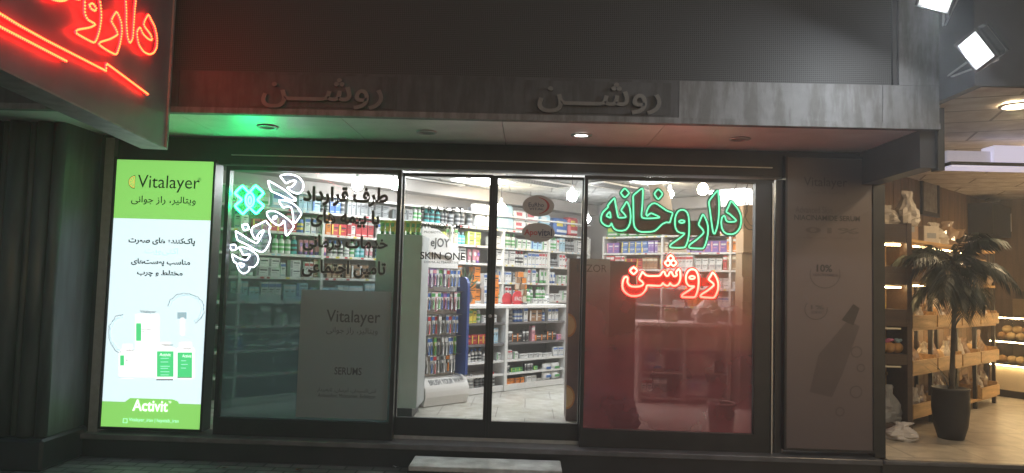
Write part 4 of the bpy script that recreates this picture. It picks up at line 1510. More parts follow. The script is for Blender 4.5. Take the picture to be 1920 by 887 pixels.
# ---------------------------------------------------------------- back wall unit behind the word signs
OV = CORN + v2 * .28 - Vector((-math.sin(UA), math.cos(UA), 0)) * .0
BV = [2.32, 2.065, 1.82, 1.56, 1.3, 1.0, .7]
LV = 3.3
shelf_unit('wall_shelf_unit', 'white shelf unit with goods behind the glowing word signs', 'shelf unit', OV, VA, LV, BV, .34, 1.0, M_lam, M_lamb, 2.33)
GV = 'goods on the shelves behind the word signs'
SV = lambda px: s_at(OV, VA, px, 470)
row(OV, VA, .05, 1.2, 2.322, .02, [('pack', 'green'), ('pack', 'teal'), ('pack', 'red')], 'on top of the shelves behind the green word', GV, 1, 1, .8, .2, 31, 2)
row(OV, VA, 1.25, 3.2, 2.322, .02, [('carton', 'purple'), ('carton', 'pale blue'), ('carton', 'white'), ('carton', 'pink')], 'on top of the shelves behind the green word', GV, 1, 1, 1.2, .16, 32, 6)
row(OV, VA, .05, 3.25, 2.067, .02, [('carton', 'cream'), ('carton', 'yellow'), ('carton', 'blue'), ('carton', 'orange'), ('carton', 'purple'), ('carton', 'white'), ('carton', 'pink')], 'on the upper shelf between the two word signs', GV, 1, 2, 1.35, .2, 33, 4)
row(OV, VA, .05, 3.25, 1.822, .02, [('carton', 'white'), ('carton', 'white'), ('carton', 'red'), ('carton', 'brown')], 'on the shelf just behind the red word', GV, 1, 2, 1.25, .2, 34, 4)
row(OV, VA, .05, 3.25, 1.562, .02, [('carton', 'white'), ('carton', 'cream')], 'on the shelf below the middle of the red word', GV, .9, 2, 1.2, .2, 35, 4)
row(OV, VA, .2, 3.25, 1.302, .02, [('carton', 'orange'), ('carton', 'white'), ('pack', 'white')], 'on a low shelf under the red word', GV, .6, 1, 1.1, .18, 36, 4)

# ---------------------------------------------------------------- display counter in front of the diagonal wall
OC = Vector((-.315, 2.86, FLOOR))
CT = 1.285
s_a, s_b = -2.3, s_at(OC, UA, 1062, 640)
SC_ = lambda px, py: s_at(OC, UA, px, py)
ct = thing('display_counter', 'white open fronted counter with goods, crossing behind both doors', 'counter', OC, UA)
MB().box((s_a, -.03, CT - FLOOR - .045), (s_b, .42, CT - FLOOR), M_white, bev=.006).build('counter_top', ct)
cb_ = [1.06, .80, .585, .42]
posts = [s_a + .02, -1.15, SC_(948, 640), s_b - .02]
for x in posts:
    MB().box((x - .022, -.02, .002), (x + .022, .36, CT - FLOOR - .046), M_white).build('upright', ct)
for i in range(3):
    for z in cb_:
        MB().box((posts[i] + .023, .0, z - FLOOR - .025), (posts[i + 1] - .023, .35, z - FLOOR), M_white if z < .7 else mat('smoked_shelf', (.16, .15, .15), .3)).build('shelf', ct)
    MB().box((posts[i] + .023, .34, .05), (posts[i + 1] - .023, .36, CT - FLOOR - .05), M_lamb).build('back_panel', ct)
    MB().box((posts[i] + .023, .0, .002), (posts[i + 1] - .023, .03, .075), M_white).build('kick_board', ct)
GC = 'goods in the display counter'
rb = (posts[2] + .03, posts[3] - .03)
mbay = (posts[1] + .03, posts[2] - .03)
row(OC, UA, *rb, 1.062, .03, [('carton', 'white'), ('bottle', 'blue'), ('carton', 'pink'), ('bottle', 'grey'), ('carton', 'brown')], 'on the upper shelf of the counter behind the right door', GC, 1, 1, 1.25, .2, 41, 3)
row(OC, UA, *rb, .802, .03, [('carton', 'black'), ('carton', 'black'), ('carton', 'pink'), ('carton', 'white')], 'on the dark middle shelf of the counter behind the right door', GC, 1, 1, 1.25, .2, 42, 2)
row(OC, UA, *rb, .587, .01, [('carton', 'white')], 'in the tight low row of the counter behind the right door', GC, 1, 1, .8, .12, 43, 8)
row(OC, UA, rb[0], rb[1] - .45, .422, .01, [('carton', 'red'), ('carton', 'black'), ('carton', 'green')], 'in the dark row near the counter base', GC, 1, 1, .8, .1, 44, 4)
row(OC, UA, rb[0], rb[1] - .4, FLOOR + .076, .02, [('carton', 'white'), ('carton', 'orange')], 'on the counter bottom near the floor', GC, 1, 1, 1, .12, 45, 4)
for i in range(2):
    for j in range(2):
        put('pouch', 'white', i, OC + u2 * (rb[1] - .3 + i * .17) + ZA * (.08 + j * .11), UA, 'stacked at the counter end near the floor', GC, (1.3, 1, .75))
row(OC, UA, *mbay, 1.062, .03, [('carton', 'yellow'), ('carton', 'white'), ('bottle', 'white')], 'on the upper counter shelf left of the door meeting post', GC, 1, 1, 1.25, .2, 46, 3)
row(OC, UA, *mbay, .802, .03, [('carton', 'red'), ('carton', 'pale blue'), ('carton', 'red')], 'on the middle counter shelf left of the door meeting post', GC, 1, 1, 1.25, .19, 47, 4)
row(OC, UA, *mbay, .587, .03, [('carton', 'white'), ('bottle', 'white')], 'low in the counter left of the door meeting post', GC, 1, 1, 1.1, .17, 48, 4)
row(OC, UA, *mbay, FLOOR + .076, .03, [('bottle', 'white'), ('bottle', 'grey')], 'on the counter bottom left of the door meeting post', GC, 1, 1, 1.1, .17, 49, 3)
lbay = (posts[0] + .03, posts[1] - .03)
for z, c in ((1.062, 'grey'), (.802, 'blue'), (.587, 'black')):
    row(OC, UA, *lbay, z, .03, [('carton', c), ('carton', 'white')], f'on a dim counter shelf behind the left window {"upper" if z > 1 else "middle" if z > .7 else "lower"} row', GC, .9, 1, 1.2, .17, int(z * 99), 3)
# things on the counter
GT = 'goods standing on the counter'
ctz = CT + .001
row(OC, UA, SC_(1005, 570), rb[1], ctz, .2, [('bottle', 'white'), ('carton', 'white')], 'standing on the counter top behind the right door', GT, 1, 1, 1.05, .2, 51, 6)
row(OC, UA, SC_(930, 570), SC_(960, 570), ctz, .22, [('carton', 'orange'), ('carton', 'white')], 'piled on the counter beside the door meeting post', GT, 1, 4, 1.2, .42, 52, 2)
row(OC, UA, SC_(884, 570), SC_(928, 570), ctz, .24, [('carton', 'orange'), ('carton', 'orange'), ('carton', 'purple'), ('carton', 'white')], 'stacked on the counter behind the small potted plant', GT, 1, 3, 1.2, .4, 53, 2)
for (px, py, r_, txt) in ((978, 553, .105, 'IFACE'), (962, 556, .09, None)):
    ex, ey = u2, Vector((-math.sin(UA), math.cos(UA), 0))
    s_ = SC_(px, 560)
    dd = .06 if txt else .1
    o_ = OC + u2 * s_ + ey * dd + ZA * (CT - FLOOR)
    d_ = thing('round_display', 'round red counter display with white lettering' if txt else 'plain round red counter display tucked behind the lettered one', 'display', o_, UA, 'red counter displays')
    b = MB()
    pts = [Vector((r_ * math.cos(R(a)), 0, .005 + r_ * .62 + r_ * math.sin(R(a)))) for a in range(-38, 219, 8)]
    b.poly(pts, gm('red'), (0, .012, 0))
    b.box((-r_ * .75, -.01, 0), (r_ * .75, .05, .012), gm('red'))
    b.build('disc', d_)
    if txt:
        b = MB(); write(b, txt, Vector((0, -.001, .075)), XA, ZA, .14, .05, M_white, .02, .002)
        b.build('lettering', d_)
rk = thing('spinner_rack', 'tall counter rack of small brown packets between the doors and shelves', 'rack', OC + u2 * SC_(988, 565) + ZA * (CT - FLOOR), UA)
MB().lathe([(.09, 0), (.09, .015), (.012, .02), (.012, .44)], M_black, 16, (0, .12, 0)).build('stand', rk)
b = MB()
for j in range(5):
    for a in range(6):
        an = a * math.pi / 3 + j * .3
        b.box((-.03, -.075, .035 + j * .08), (.03, -.06, .105 + j * .08), gm(('cream', 'brown', 'orange')[(a + j) % 3]), Matrix.Translation((0, .12, 0)) @ Matrix.Rotation(an, 4, 'Z'))
b.build('packet_rows', rk)
ap = P(895, 480, 2.0)
# potted plant on the counter
M_leafd = mat('dark_leaf', (.05, .09, .04), .5, 0, .3)
pt = thing('potted_plant', 'small potted plant on the counter behind the left door', 'plant', OC + u2 * SC_(886, 568) + ZA * (CT - FLOOR + .001) + Vector((-.1, .1, 0)), 0)
MB().lathe([(.05, 0), (.085, .04), (.09, .1), (.07, .15), (.075, .16)], mat('glazed_pot', (.1, .1, .1), .25), 18).build('pot', pt)
b = MB()
for i in range(70):
    a = rnd.uniform(0, 6.28); el = rnd.uniform(.2, 1.45); L = rnd.uniform(.12, .34)
    d_ = Vector((math.cos(a) * math.cos(el), math.sin(a) * math.cos(el), math.sin(el)))
    base = Vector((0, 0, .15)); tip = base + d_ * L
    w = d_.cross(ZA).normalized() * .014
    mid = base + d_ * L * .6
    b.add([base, mid + w, tip, mid - w], [(0, 1, 2, 3)], M_leafd)
b.build('foliage', pt)

# ---------------------------------------------------------------- toothbrush display behind the left door
OT = PZ(797, 765, FLOOR)
td = thing('toothbrush_display', 'white toothbrush display with blue side, fan header and rounded white foot', 'display stand', OT, UA)
lt = max(.6, (s_at(OT, UA, 879, 752)))
M_blue = mat('display_blue', (.05, .09, .3), .35, 0, .05)
b = MB()
prof = [(.03, 0)] + [(.02, .04), (.0, .1)] + [(.17 - .17 * math.cos(R(a)), .13 + .17 * math.sin(R(a))) for a in range(0, 91, 10)] + [(.34, .3), (.34, 0)]
b.poly([Vector((0, y, z + .002)) for y, z in prof], M_white, (lt, 0, 0))
b.build('foot', td)
b = MB(); write(b, 'BRUSH YOUR WAY!', Vector((lt * .52, .05, .251)), XA, Vector((0, .7, .714)), lt * .78, .07, M_ink, .015, .003)
b.build('foot_lettering', td)
MB().box((.01, .2, .305), (lt - .06, .24, 1.78), M_white).build('back_panel', td)
b = MB()
sp_ = [(.02, .31), (.02, 1.3)] + [(.1 - .08 * math.cos(R(a)), 1.3 + .12 * math.sin(R(a))) for a in range(10, 91, 16)] + [(.24, 1.42), (.24, .31)]
b.poly([Vector((lt - .05, y, z)) for y, z in sp_], M_blue, (.035, 0, 0))
b.build('side_panel', td)
b = MB()
hp = [Vector((x_, .16, z_)) for x_, z_ in ((.0, 1.7), (.48, 1.64), (.46, 1.74), (.38, 1.86), (.24, 1.94), (.08, 1.97), (.0, 1.96))]
b.poly(hp, M_white, (0, .02, 0))
b.build('header_card', td)
b = MB(); write(b, 'eJOY', Vector((.255, .159, 1.785)), XA, ZA, .27, .13, M_ink, .015, .002)
b.build('header_lettering', td)
eyu = Vector((-math.sin(UA), math.cos(UA), 0))
for j, z in enumerate((1.5, 1.24, .98, .74, .54)):
    MB().box((.01, .1, z + .005), (lt - .06, .199, z + .012), mat('peg_bar', (.12, .12, .13), .4)).build('hook_rail', td)
    kk_ = 0
    x = .04
    while x < lt - .09:
        c = (['white', 'pale blue', 'purple'], ['pink', 'white', 'white'], ['white', 'grey', 'white'], ['lime', 'white', 'grey'], ['grey', 'black', 'white'])[j][rnd.randrange(3)]
        me, w, h = proto('blister', c, rnd.randrange(3))
        put('blister', c, rnd.randrange(3), OT + u2 * x + eyu * rnd.uniform(.09, .12) + ZA * z, UA + rnd.uniform(-.12, .12), f'hanging in the {("top", "second", "third", "fourth", "bottom")[j]} row of the toothbrush display', 'packs on the toothbrush display')
        x += rnd.uniform(.042, .056)

# grey cabinet end with yellow tubes, just inside the left door
cx0, cx1 = P(700, 600, .95).x, P(787, 600, .95).x
ce = thing('cabinet', 'plain grey cabinet end standing just inside the left door', 'cabinet', ((cx0 + cx1) / 2, .95, FLOOR))
ctop = P(770, 440, .95).z
M_cab = mat('cabinet_grey', (.42, .45, .45), .5, 0, .05)
MB().box((cx0, .95, FLOOR + .1), (cx1, 1.45, ctop), M_cab, bev=.006).build('body', ce, True)
MB().box((cx0 + .03, .98, FLOOR + .002), (cx1 - .05, 1.42, FLOOR + .099), M_black).build('plinth', ce, True)
x = cx0 + .05
while x < cx1 - .02:
    put('tube', 'yellow' if int(x * 91) % 3 else 'lime', 0, (x, .97, ctop + .001), 0, 'standing upright on the grey cabinet inside the left door', 'tubes on the grey cabinet', (1, 1, .95))
    x += .052

# cosmetics stand with lettered header, right of the right door
M_stand = mat('stand_brown', (.13, .08, .07), .5, 0, .15)
cz = thing('cosmetics_stand', 'tall grey and brown cosmetics stand with lettered header right of the right door', 'display stand', P(1110, 650, .9) * 1, 0)
sx0, sx1 = P(1066, 560, 1.1).x, P(1143, 560, 1.1).x
sx2 = P(1192, 560, 1.15).x
cz.location = ((sx0 + sx1) / 2, 1.1, FLOOR)
zt_, zm_ = P(1100, 485, 1.1).z, P(1100, 548, 1.1).z
MB().box((sx0 + .12, 1.1, zm_), (sx1, 1.14, zt_), M_cab).build('header_board', cz, True)
b = MB(); write(b, 'LEZOR', Vector((P(1110, 503, 1.1).x, 1.099, P(1110, 503, 1.1).z)), XA, ZA, .3, .075, M_ink, 0, .002)
b.build('header_lettering', cz, True)
MB().box((sx0 + .12, 1.12, FLOOR + .002), (sx1, 1.5, zm_ - .001), M_cab).build('body', cz, True)
MB().box((sx0 - .0, 1.105, FLOOR + .002), (sx0 + .119, 1.5, zt_), M_stand).build('side_panel', cz, True)
MB().box((sx1 + .001, 1.16, FLOOR + .002), (sx2, 1.6, P(1170, 490, 1.15).z), M_stand).build('rear_panel', cz, True)
M_cit = mat('citrus_print', (.5, .2, .04), .6, 0, .1); M_citl = mat('citrus_flesh', (.62, .4, .16), .6, 0, .1)
for py in (610, 745):
    c = P(1066, py, 1.1)
    b = MB()
    half = [Vector((sx0 + .001, 1.104, c.z))] + [Vector((sx0 + .001 + .085 * math.sin(R(a)), 1.104, c.z + .12 * math.cos(R(a)))) for a in range(0, 181, 12)]
    b.poly(half, M_cit)
    half = [Vector((sx0 + .001, 1.103, c.z))] + [Vector((sx0 + .001 + .07 * math.sin(R(a)), 1.103, c.z + .1 * math.cos(R(a)))) for a in range(0, 181, 12)]
    b.poly(half, M_citl)
    b.build('citrus_print', cz, True)

# till desk, bin, bag, sack and carton stack behind the right window
OD = Vector((P(1200, 600, 2.3).x, 2.35, FLOOR))
dk = thing('service_desk', 'long service desk seen dimly through the red lit window', 'desk', OD, R(3))
M_df = mat('desk_wood', (.4, .33, .3), .5, 0, .1)
for x in (0, .53, 1.06):
    MB().box((x, 0, .002), (x + .04, .5, .9), M_df).build('side_panel', dk)
for z in (.06, .36, .64):
    for x in (.041, .571):
        MB().box((x, .02, z - .02), (x + .488, .48, z), M_df).build('shelf', dk)
MB().box((.041, .481, .002), (1.059, .5, .9), M_df).build('back_panel', dk)
MB().box((-.03, -.03, .902), (1.12, .53, .95), M_white, bev=.006).build('desk_top', dk)
for q_, z in enumerate((.062, .362, .642)):
    row(OD, R(3), .05, .52, FLOOR + z, .06, [('carton', 'white'), ('carton', 'brown'), ('pack', 'white'), ('carton', 'grey')], f'in the {("lowest", "middle", "upper")[q_]} left niche of the service desk', 'boxes in the service desk', .85, 2, 1.4, .22, 70 + q_, 2)
    row(OD, R(3), .58, 1.05, FLOOR + z, .06, [('carton', 'white'), ('pack', 'pale blue'), ('carton', 'cream')], f'in the {("lowest", "middle", "upper")[q_]} right niche of the service desk', 'boxes in the service desk', .85, 2, 1.4, .22, 80 + q_, 2)
row(OD, R(3), .1, 1.0, FLOOR + .952, .12, [('carton', 'white'), ('carton', 'cream'), ('carton', 'grey')], 'on the service desk under the red word', 'boxes on the service desk', .7, 2, 1.2, .2, 61, 3)
bp_ = P(1352, 812, .62)
bn = thing('waste_bin', 'round dark waste bin with pale rim on the floor behind the right window', 'bin', (bp_.x, .62, FLOOR))
MB().lathe([(.1, .001), (.125, .3), (.118, .3), (.095, .02)], mat('bin_plastic', (.12, .08, .08), .5), 24).build('bucket', bn)
MB().lathe([(.123, .301), (.132, .308), (.123, .315), (.114, .308)], mat('bin_rim', (.6, .55, .5), .4), 24, cap=False).build('rim', bn)
def soft(name, lab, cat, p, w, d, h, m, group=None, seed=0, tie=False):
    """a crumpled bag or sack: an uneven body, or one gathered to a flattened ruffled top when tied"""
    rr = random.Random(seed * 13 + 5)
    b = MB()
    n, hh = 18, 11
    vs, fs = [], []
    ph, ph2 = rr.uniform(0, 6), rr.uniform(0, 6)
    lx, ly = rr.uniform(-.22, .22) * w, rr.uniform(-.1, .1) * d
    tk = rr.uniform(.5, .7)
    for i in range(hh + 1):
        t_ = i / hh
        fl = 1.0
        if tie:
            if t_ < tk:
                pr = .86 + .2 * math.sin(math.pi * t_ / tk)
            elif t_ < .84:
                pr = .86 - .5 * ((t_ - tk) / (.84 - tk)) ** .8
            else:
                pr, fl = .36 + (t_ - .84) * 1.5, 1 - (t_ - .84) * 5
        else:
            pr = math.sin(math.pi * min(1, (.18 + .82 * t_))) ** .5
        pr = max(pr, .08)
        for k in range(n):
            a = 2 * math.pi * k / n
            j = 1 + .1 * math.sin(k * 2 + ph + t_ * 5) + .07 * math.sin(k * 5 + ph2 - t_ * 9) + rr.uniform(-.09, .09)
            ca, sa = math.cos(a), math.sin(a)
            q_ = (abs(ca) ** 4 + abs(sa) ** 4) ** (-1 / 4)
            vs.append((w / 2 * pr * j * ca * q_ + lx * t_ * t_, d / 2 * pr * j * sa * q_ * max(.15, fl) + ly * t_ * t_, h * t_ + rr.uniform(-.035, .035) * h * (0 < i) * (1 + (i == hh))))
    for i in range(hh):
        for k in range(n):
            fs.append((i * n + k, i * n + (k + 1) % n, (i + 1) * n + (k + 1) % n, (i + 1) * n + k))
    fs += [tuple(range(n - 1, -1, -1)), tuple(range(hh * n, hh * n + n))]
    b.add(vs, fs, m, False)
    o = b.build(name)
    o.location = p
    o.rotation_euler = (0, 0, rr.uniform(-.5, .5))
    return tag(o, lab, cat, group)
M_plast = mat('pale_plastic_bag', (.6, .56, .52), .35, 0, .15, 9, .4)
pb_ = P(1335, 655, 2.2)
soft('carrier_bag', 'crumpled white carrier bag slumped on the desk behind the red word', 'bag', (pb_.x, 2.5, FLOOR + .951), .3, .2, .34, M_plast, None, 3, True)
pb_ = P(1150, 760, .7)
soft('fabric_sack', 'dark bluish sack slumped on the floor inside the right window', 'sack', (pb_.x, .75, FLOOR + .001), .5, .4, .42, mat('sack_cloth', (.1, .08, .14), .8, 0, .3, 6, .4), None, 4)
M_card = mat('cardboard', (.4, .27, .17), .7, 0, .12, 4, rand=.2)
for i in range(5):
    b = MB().box((-.2, -.17, 0), (.2, .17, .28), M_card, bev=.004)
    b.box((-.03, -.172, 0), (.03, -.1705, .28), mat('parcel_tape', (.5, .38, .24), .4))
    o = b.build('cardboard_box')
    o.location = (2.7, 2.35 + rnd.uniform(-.02, .02), FLOOR + .95 + i * .281)
    o.rotation_euler = (0, 0, rnd.uniform(-.1, .1))
    tag(o, ('brown cardboard box at the bottom of the tall stack at the window end', 'brown cardboard box second from the bottom of the stack at the window end', 'brown cardboard box in the middle of the stack at the window end', 'brown cardboard box second from the top of the stack at the window end', 'brown cardboard box topmost in the stack at the window end')[i], 'box', 'cardboard boxes stacked behind the right window')
tb_ = thing('low_cabinet', 'brown low cabinet carrying the cardboard stack', 'cabinet', (2.7, 2.35, FLOOR))
MB().box((-.24, -.2, .002), (.24, .25, .949), M_stand).build('body', tb_)
b = MB().box((-.02, -.004, .1), (.02, -.0, .8), M_frame_l); 
b.v = [v + Vector((.15, -.2, 0)) for v in b.v]
b.build('handle', tb_)
hc = P(1244, 372, 2.0)
b = MB().poly([P(x, y, 2.0) for x, y in ((1216, 345), (1240, 345), (1256, 360), (1262, 400), (1235, 398), (1222, 380))], mat('hanging_card', (.75, .68, .66), .6, 0, .04), (0, .01, 0))
b.tube([P(1228, 345, 2.0), P(1228, 318, 2.0)], .002, M_wire, 4)
tag(b.build('hanging_card'), 'white curved card hanging from the shop ceiling behind the green word', 'sign')

# ================================================================= BAKERY NEXT DOOR
BX0 = Xp(1653)
f = MB()
f.add([(BX0, -.1, FLOOR), (10.5, -.1, FLOOR), (10.5, 9, FLOOR), (BX0, 9, FLOOR)], [(0, 1, 2, 3)], brick_mat('bakery_floor_stone', (.46, .41, .33), (.41, .36, .29), (.22, .19, .15), 1.0, .3, .6, .6, .008))
tag(f.build('bakery_floor'), kind='structure')
bs = thing('bakery_step', 'dark stone step with pale worn edge along the bakery opening', 'step', ((BX0 + 8) / 2, -.14, 0))
MB().box((x_end + .002, -.12, 0), (10.5, -.101, FLOOR - .03), M_black).build('riser', bs, True)
MB().box((x_end + .002, -.16, FLOOR - .028), (10.5, -.101, FLOOR + .002), M_sill, bev=.005).build('edge_stone', bs, True)
M_tanceil = brick_mat('tan_ceiling_panels', (.58, .53, .49), (.55, .5, .46), (.2, .17, .15), 1.0, .55, 1.2, .42, .012, (0, 0, R(20)))
f = MB()
CZ = 2.98
f.add([(x_right + .06, -1.4, CZ), (10.5, -1.4, CZ), (10.5, 9, CZ), (x_right + .06, 9, CZ)], [(0, 1, 2, 3)], M_tanceil)
tag(f.build('bakery_ceiling'), kind='structure')
uw = MB().box((x_right + .006, -1.42, CZ + .004), (10.5, -.6, CZ + 2.2), mat('night_blue_cladding', (.045, .05, .065), .5, .2, .3, 3))
tag(uw.build('upper_wall'), 'dark blue grey cladding over the bakery, behind the lit floodlights', 'wall')

q0, q1 = PZ(1706, 805, FLOOR), PZ(1842, 764, FLOOR)
BA = math.atan2(q1.y - q0.y, q1.x - q0.x)
OB = q0
ub, nb = Vector((math.cos(BA), math.sin(BA), 0)), Vector((-math.sin(BA), math.cos(BA), 0))
M_pan = mat('brown_wall_boards', (.17, .105, .055), .6, 0, .25, 3, .1, stretch=(6, 6, .6))
b = MB()
a0, a1 = OB + nb * .5 - ub * 1.6, OB + nb * .5 + ub * 4.4
nseg = 26
for i in range(nseg):
    p0, p1 = a0.lerp(a1, i / nseg), a0.lerp(a1, (i + 1) / nseg - .0015)
    b.poly([p0, p1, p1 + ZA * (CZ - FLOOR), p0 + ZA * (CZ - FLOOR)], M_pan, nb * .03)
tag(b.build('bakery_wall_left'), kind='structure')
vb = Vector((math.cos(BA - math.pi / 2), math.sin(BA - math.pi / 2), 0))
b = MB()
b.add([a1, a1 + vb * 5, a1 + vb * 5 + ZA * 2.78, a1 + ZA * 2.78], [(0, 1, 2, 3)], M_pan)
tag(b.build('bakery_wall_back'), kind='structure')

# header boxes
hx = thing('shutter_box', 'softly glowing lilac boxed header across the bakery opening', 'header', P(1850, 292, .2))
p0, p1, p2 = P(1776, 282, .2), P(1858, 304, .2), P(1776, 309, .2)
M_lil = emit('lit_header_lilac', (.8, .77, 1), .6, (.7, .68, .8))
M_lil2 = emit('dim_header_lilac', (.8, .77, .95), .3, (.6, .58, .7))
MB().box((p0.x, .2, p1.z), (p1.x, .34, p0.z), M_lil2).build('left_box', hx, True)
MB().box((p1.x + .004, .16, p1.z - .005), (6.5, .34, P(1890, 273, .16).z), M_lil).build('right_box', hx, True)
MB().box((p0.x, .14, p2.z - .01), (6.5, .36, p1.z - .012), M_frame).build('rail', hx, True)
MB().box((p0.x, .13, p2.z - .026), (6.5, .36, p2.z - .012), M_lil).build('lower_lip', hx, True)

# shelf unit of dark steel and oak
M_steel = mat('dark_steel', (.03, .027, .025), .45, .5, .2)
M_oak = wood('oak', (.5, .31, .13), 0)
M_warm = emit('warm_led_strip', (1, .7, .33), 42)
sB = lambda px, py: s_at(OB, BA, px, py)
posts = [sB(1701, 700), sB(1749, 690), sB(1796, 680), sB(1831, 670), sB(1866, 660)]
BZB = [.32, .76, 1.22, 1.7, 2.14]
bu = thing('bread_shelf', 'dark steel and oak shelf unit with bread, receding along the bakery wall', 'shelf unit', OB, BA)
for x in posts:
    for d_ in (0, .42):
        MB().box((x - .02, d_, .002), (x + .02, d_ + .04, 2.14 - FLOOR - .03), M_steel).build('post', bu)
for z in BZB:
    MB().box((posts[0] - .02, -.005, z - FLOOR - .03), (posts[-1] + .02, .465, z - FLOOR), M_oak).build('shelf', bu)
for z in (1.22, 1.7, 2.14):
    for i in range(4):
        MB().box((posts[i] + .06, .2, z - FLOOR - .045), (posts[i + 1] - .06, .215, z - FLOOR - .031), M_warm).build('light_strip', bu)
TW = {'.32': 'lowest', '.76': 'second lowest', '1.22': 'middle', '1.7': 'upper'}
M_bag = film('clear_bag', .75, (.6, .42, .26), (.95, .9, .85), .14, .3, .22, .4)
M_bread = mat('bread_crust', (.5, .27, .09), .7, 0, .3, 5, .2)
M_bread2 = mat('pale_bread', (.62, .42, .2), .7, 0, .25, 5, .2)
M_paper = mat('kraft_paper', (.5, .4, .28), .7, 0, .12)
M_pinkb = mat('pink_bow', (.75, .2, .42), .5)
M_whitebag = mat('white_paper_bag', (.56, .5, .42), .6, 0, .1, 6, .3)
bayname = ['nearest', 'second', 'third', 'farthest']
for zi, z in enumerate((.32, .76, 1.22)):
    for i in range(4):
        xa_, xb_ = posts[i] + .022, posts[i + 1] - .022
        if zi == 0 and i > 1 and i != 3:
            continue
        o_ = OB + ub * ((xa_ + xb_) / 2) + ZA * (z - FLOOR + .001)
        cr = thing('oak_crate', f'oak tray in the {bayname[i]} bay, {("lowest", "middle", "upper")[zi]} row of the bread shelf', 'tray', o_, BA, 'oak trays on the bread shelf')
        w = (xb_ - xa_) / 2
        hh = .13
        MB().box((-w, -.05, 0), (w, -.032, hh), M_oak).build('front_board', cr)
        MB().box((-w, -.031, 0), (-w + .016, .36, hh * 1.25), M_oak).build('side_board', cr)
        MB().box((w - .016, -.031, 0), (w, .36, hh * 1.25), M_oak).build('side_board', cr)
        MB().box((-w + .017, -.031, .0), (w - .017, .36, .012), M_oak).build('bottom', cr)
        n_ = 4
        for k in range(n_):
            xx = -w + .02 + (2 * w - .04) * (k + .5) / n_
            loc = o_ + ub * xx + nb * (.09 + rnd.uniform(0, .05)) + ZA * .014
            lab = f'in the {bayname[i]} {("lowest", "middle", "upper")[zi]} oak tray of the bread shelf'
            kind = (zi * 4 + i + k) % 3
            if kind == 0:
                soft('bread_bag', 'crumpled clear bread bag ' + lab, 'bread bag', loc, .15, .15, rnd.uniform(.24, .36), M_bag, 'bags on the bread shelf', k + i * 7, True)
            elif kind == 1:
                b = MB(); b.ball((0, 0, .085 * (w_ := rnd.uniform(.8, 1.25))), .07 * w_, M_bread if k % 2 else M_bread2, 12, 8, (.8, .8, 1.2), None, .05)
                o = b.build('bread_loaf'); o.location = loc; tag(o, 'brown loaf standing ' + lab, 'bread', 'loaves on the bread shelf')
            else:
                soft('paper_bag', 'pale paper bag ' + lab, 'paper bag', loc, .13, .12, rnd.uniform(.18, .3), M_whitebag, 'bags on the bread shelf', k + i * 5 + 40, True)
# on top of the unit
for px, w, h, m, lab, nm in ((1722, .26, .3, M_card, 'brown carton with a white printed side on top of the bread shelf, near end', 'carton'),
                             (1765, .2, .2, M_whitebag, 'white carton in the middle of the bread shelf top', 'carton')):
    o_ = OB + ub * sB(px, 430) + nb * .1 + ZA * (2.142 - FLOOR)
    b = MB().box((-w / 2, 0, 0), (w / 2, .22, h), m, bev=.005)
    b.box((-w * .3, -.002, h * .3), (w * .3, -.0005, h * .6), gm('grey'))
    o = b.build(nm); o.location = o_; o.rotation_euler = (0, 0, BA - .5); tag(o, lab, 'carton', 'cartons on the bread shelf top')
for i, (px, w, h, m, lab) in enumerate(((1788, .24, .26, M_whitebag, 'white paper bag beside the white carton on the bread shelf top'), (1808, .22, .3, M_bag, 'clear gift bag tied at its top on the bread shelf top'), (1830, .2, .24, M_bag, 'smaller clear gift bag behind the palm on the bread shelf top'), (1853, .16, .2, M_whitebag, 'small white bag at the far end of the bread shelf top'))):
    soft('gift_bag', lab, 'bag', OB + ub * sB(px, 440) + nb * .2 + ZA * (2.142 - FLOOR), w, w * .8, h, m, 'bags on the bread shelf top', 70 + i, True)

# near end unit facing the street
ex0, ex1 = BX0 + .02, P(1700, 560, .95).x - .0
EY = .95
zE = lambda py: P(1675, py, EY).z
eu = thing('end_shelf', 'dark stained shelf with lit wooden niches at the bakery entrance', 'shelf unit', ((ex0 + ex1) / 2, EY, FLOOR))
M_stain = wood('dark_stain', (.06, .035, .022), 0)
MB().box((ex0 - .25, EY + .4, FLOOR + .002), (ex1, EY + .42, zE(420)), M_oak).build('back_panel', eu, True)
for ya, yb_ in ((420, 455), (500, 534), (580, 612), (664, 684), (795, 805)):
    MB().box((ex0 - .25, EY, zE(yb_)), (ex1, EY + .4, zE(ya)), M_stain).build('shelf', eu, True)
MB().box((ex1 + .002, EY - .005, FLOOR + .002), (ex1 + .05, EY + .42, zE(418)), M_stain).build('side_panel', eu, True)
for y in (456, 536, 614, 686):
    MB().box((ex0 - .2, EY + .05, zE(y + 4)), (ex1 - .03, EY + .07, zE(y + 1)), M_warm if y < 600 else M_frame_l).build('light_strip', eu, True)
for i in range(3):
    pp = Vector((P(1662 + i * 15, 640, EY).x, EY + .1, zE(664) + .001))
    b = MB(); b.ball((0, 0, .055), .055, M_bread, 10, 7, (1, .9, 1), None, .05)
    for k in range(5):
        b.ball((rnd.uniform(-.03, .03), -.02 + rnd.uniform(-.02, .02), .115 + rnd.uniform(0, .02)), .02, M_pinkb if i < 2 else gm('pale blue'), 7, 5, (1.3, .8, .7), None, .15)
    o = b.build('wrapped_cake'); o.location = pp
    tag(o, ('small wrapped cake with pink bow at the left of the lit niche', 'small wrapped cake with pink bow in the middle of the niche', 'small wrapped cake with pale blue bow beside the shelf side')[i], 'cake', 'wrapped cakes in the niche')
yb_ = MB().box((-.05, 0, 0), (.05, .08, .06), gm('yellow'), bev=.006).build('yellow_box')
yb_.location = (P(1658, 575, EY).x, EY + .06, zE(580) + .001); tag(yb_, 'small yellow box in the lit niche of the entrance shelf', 'box')
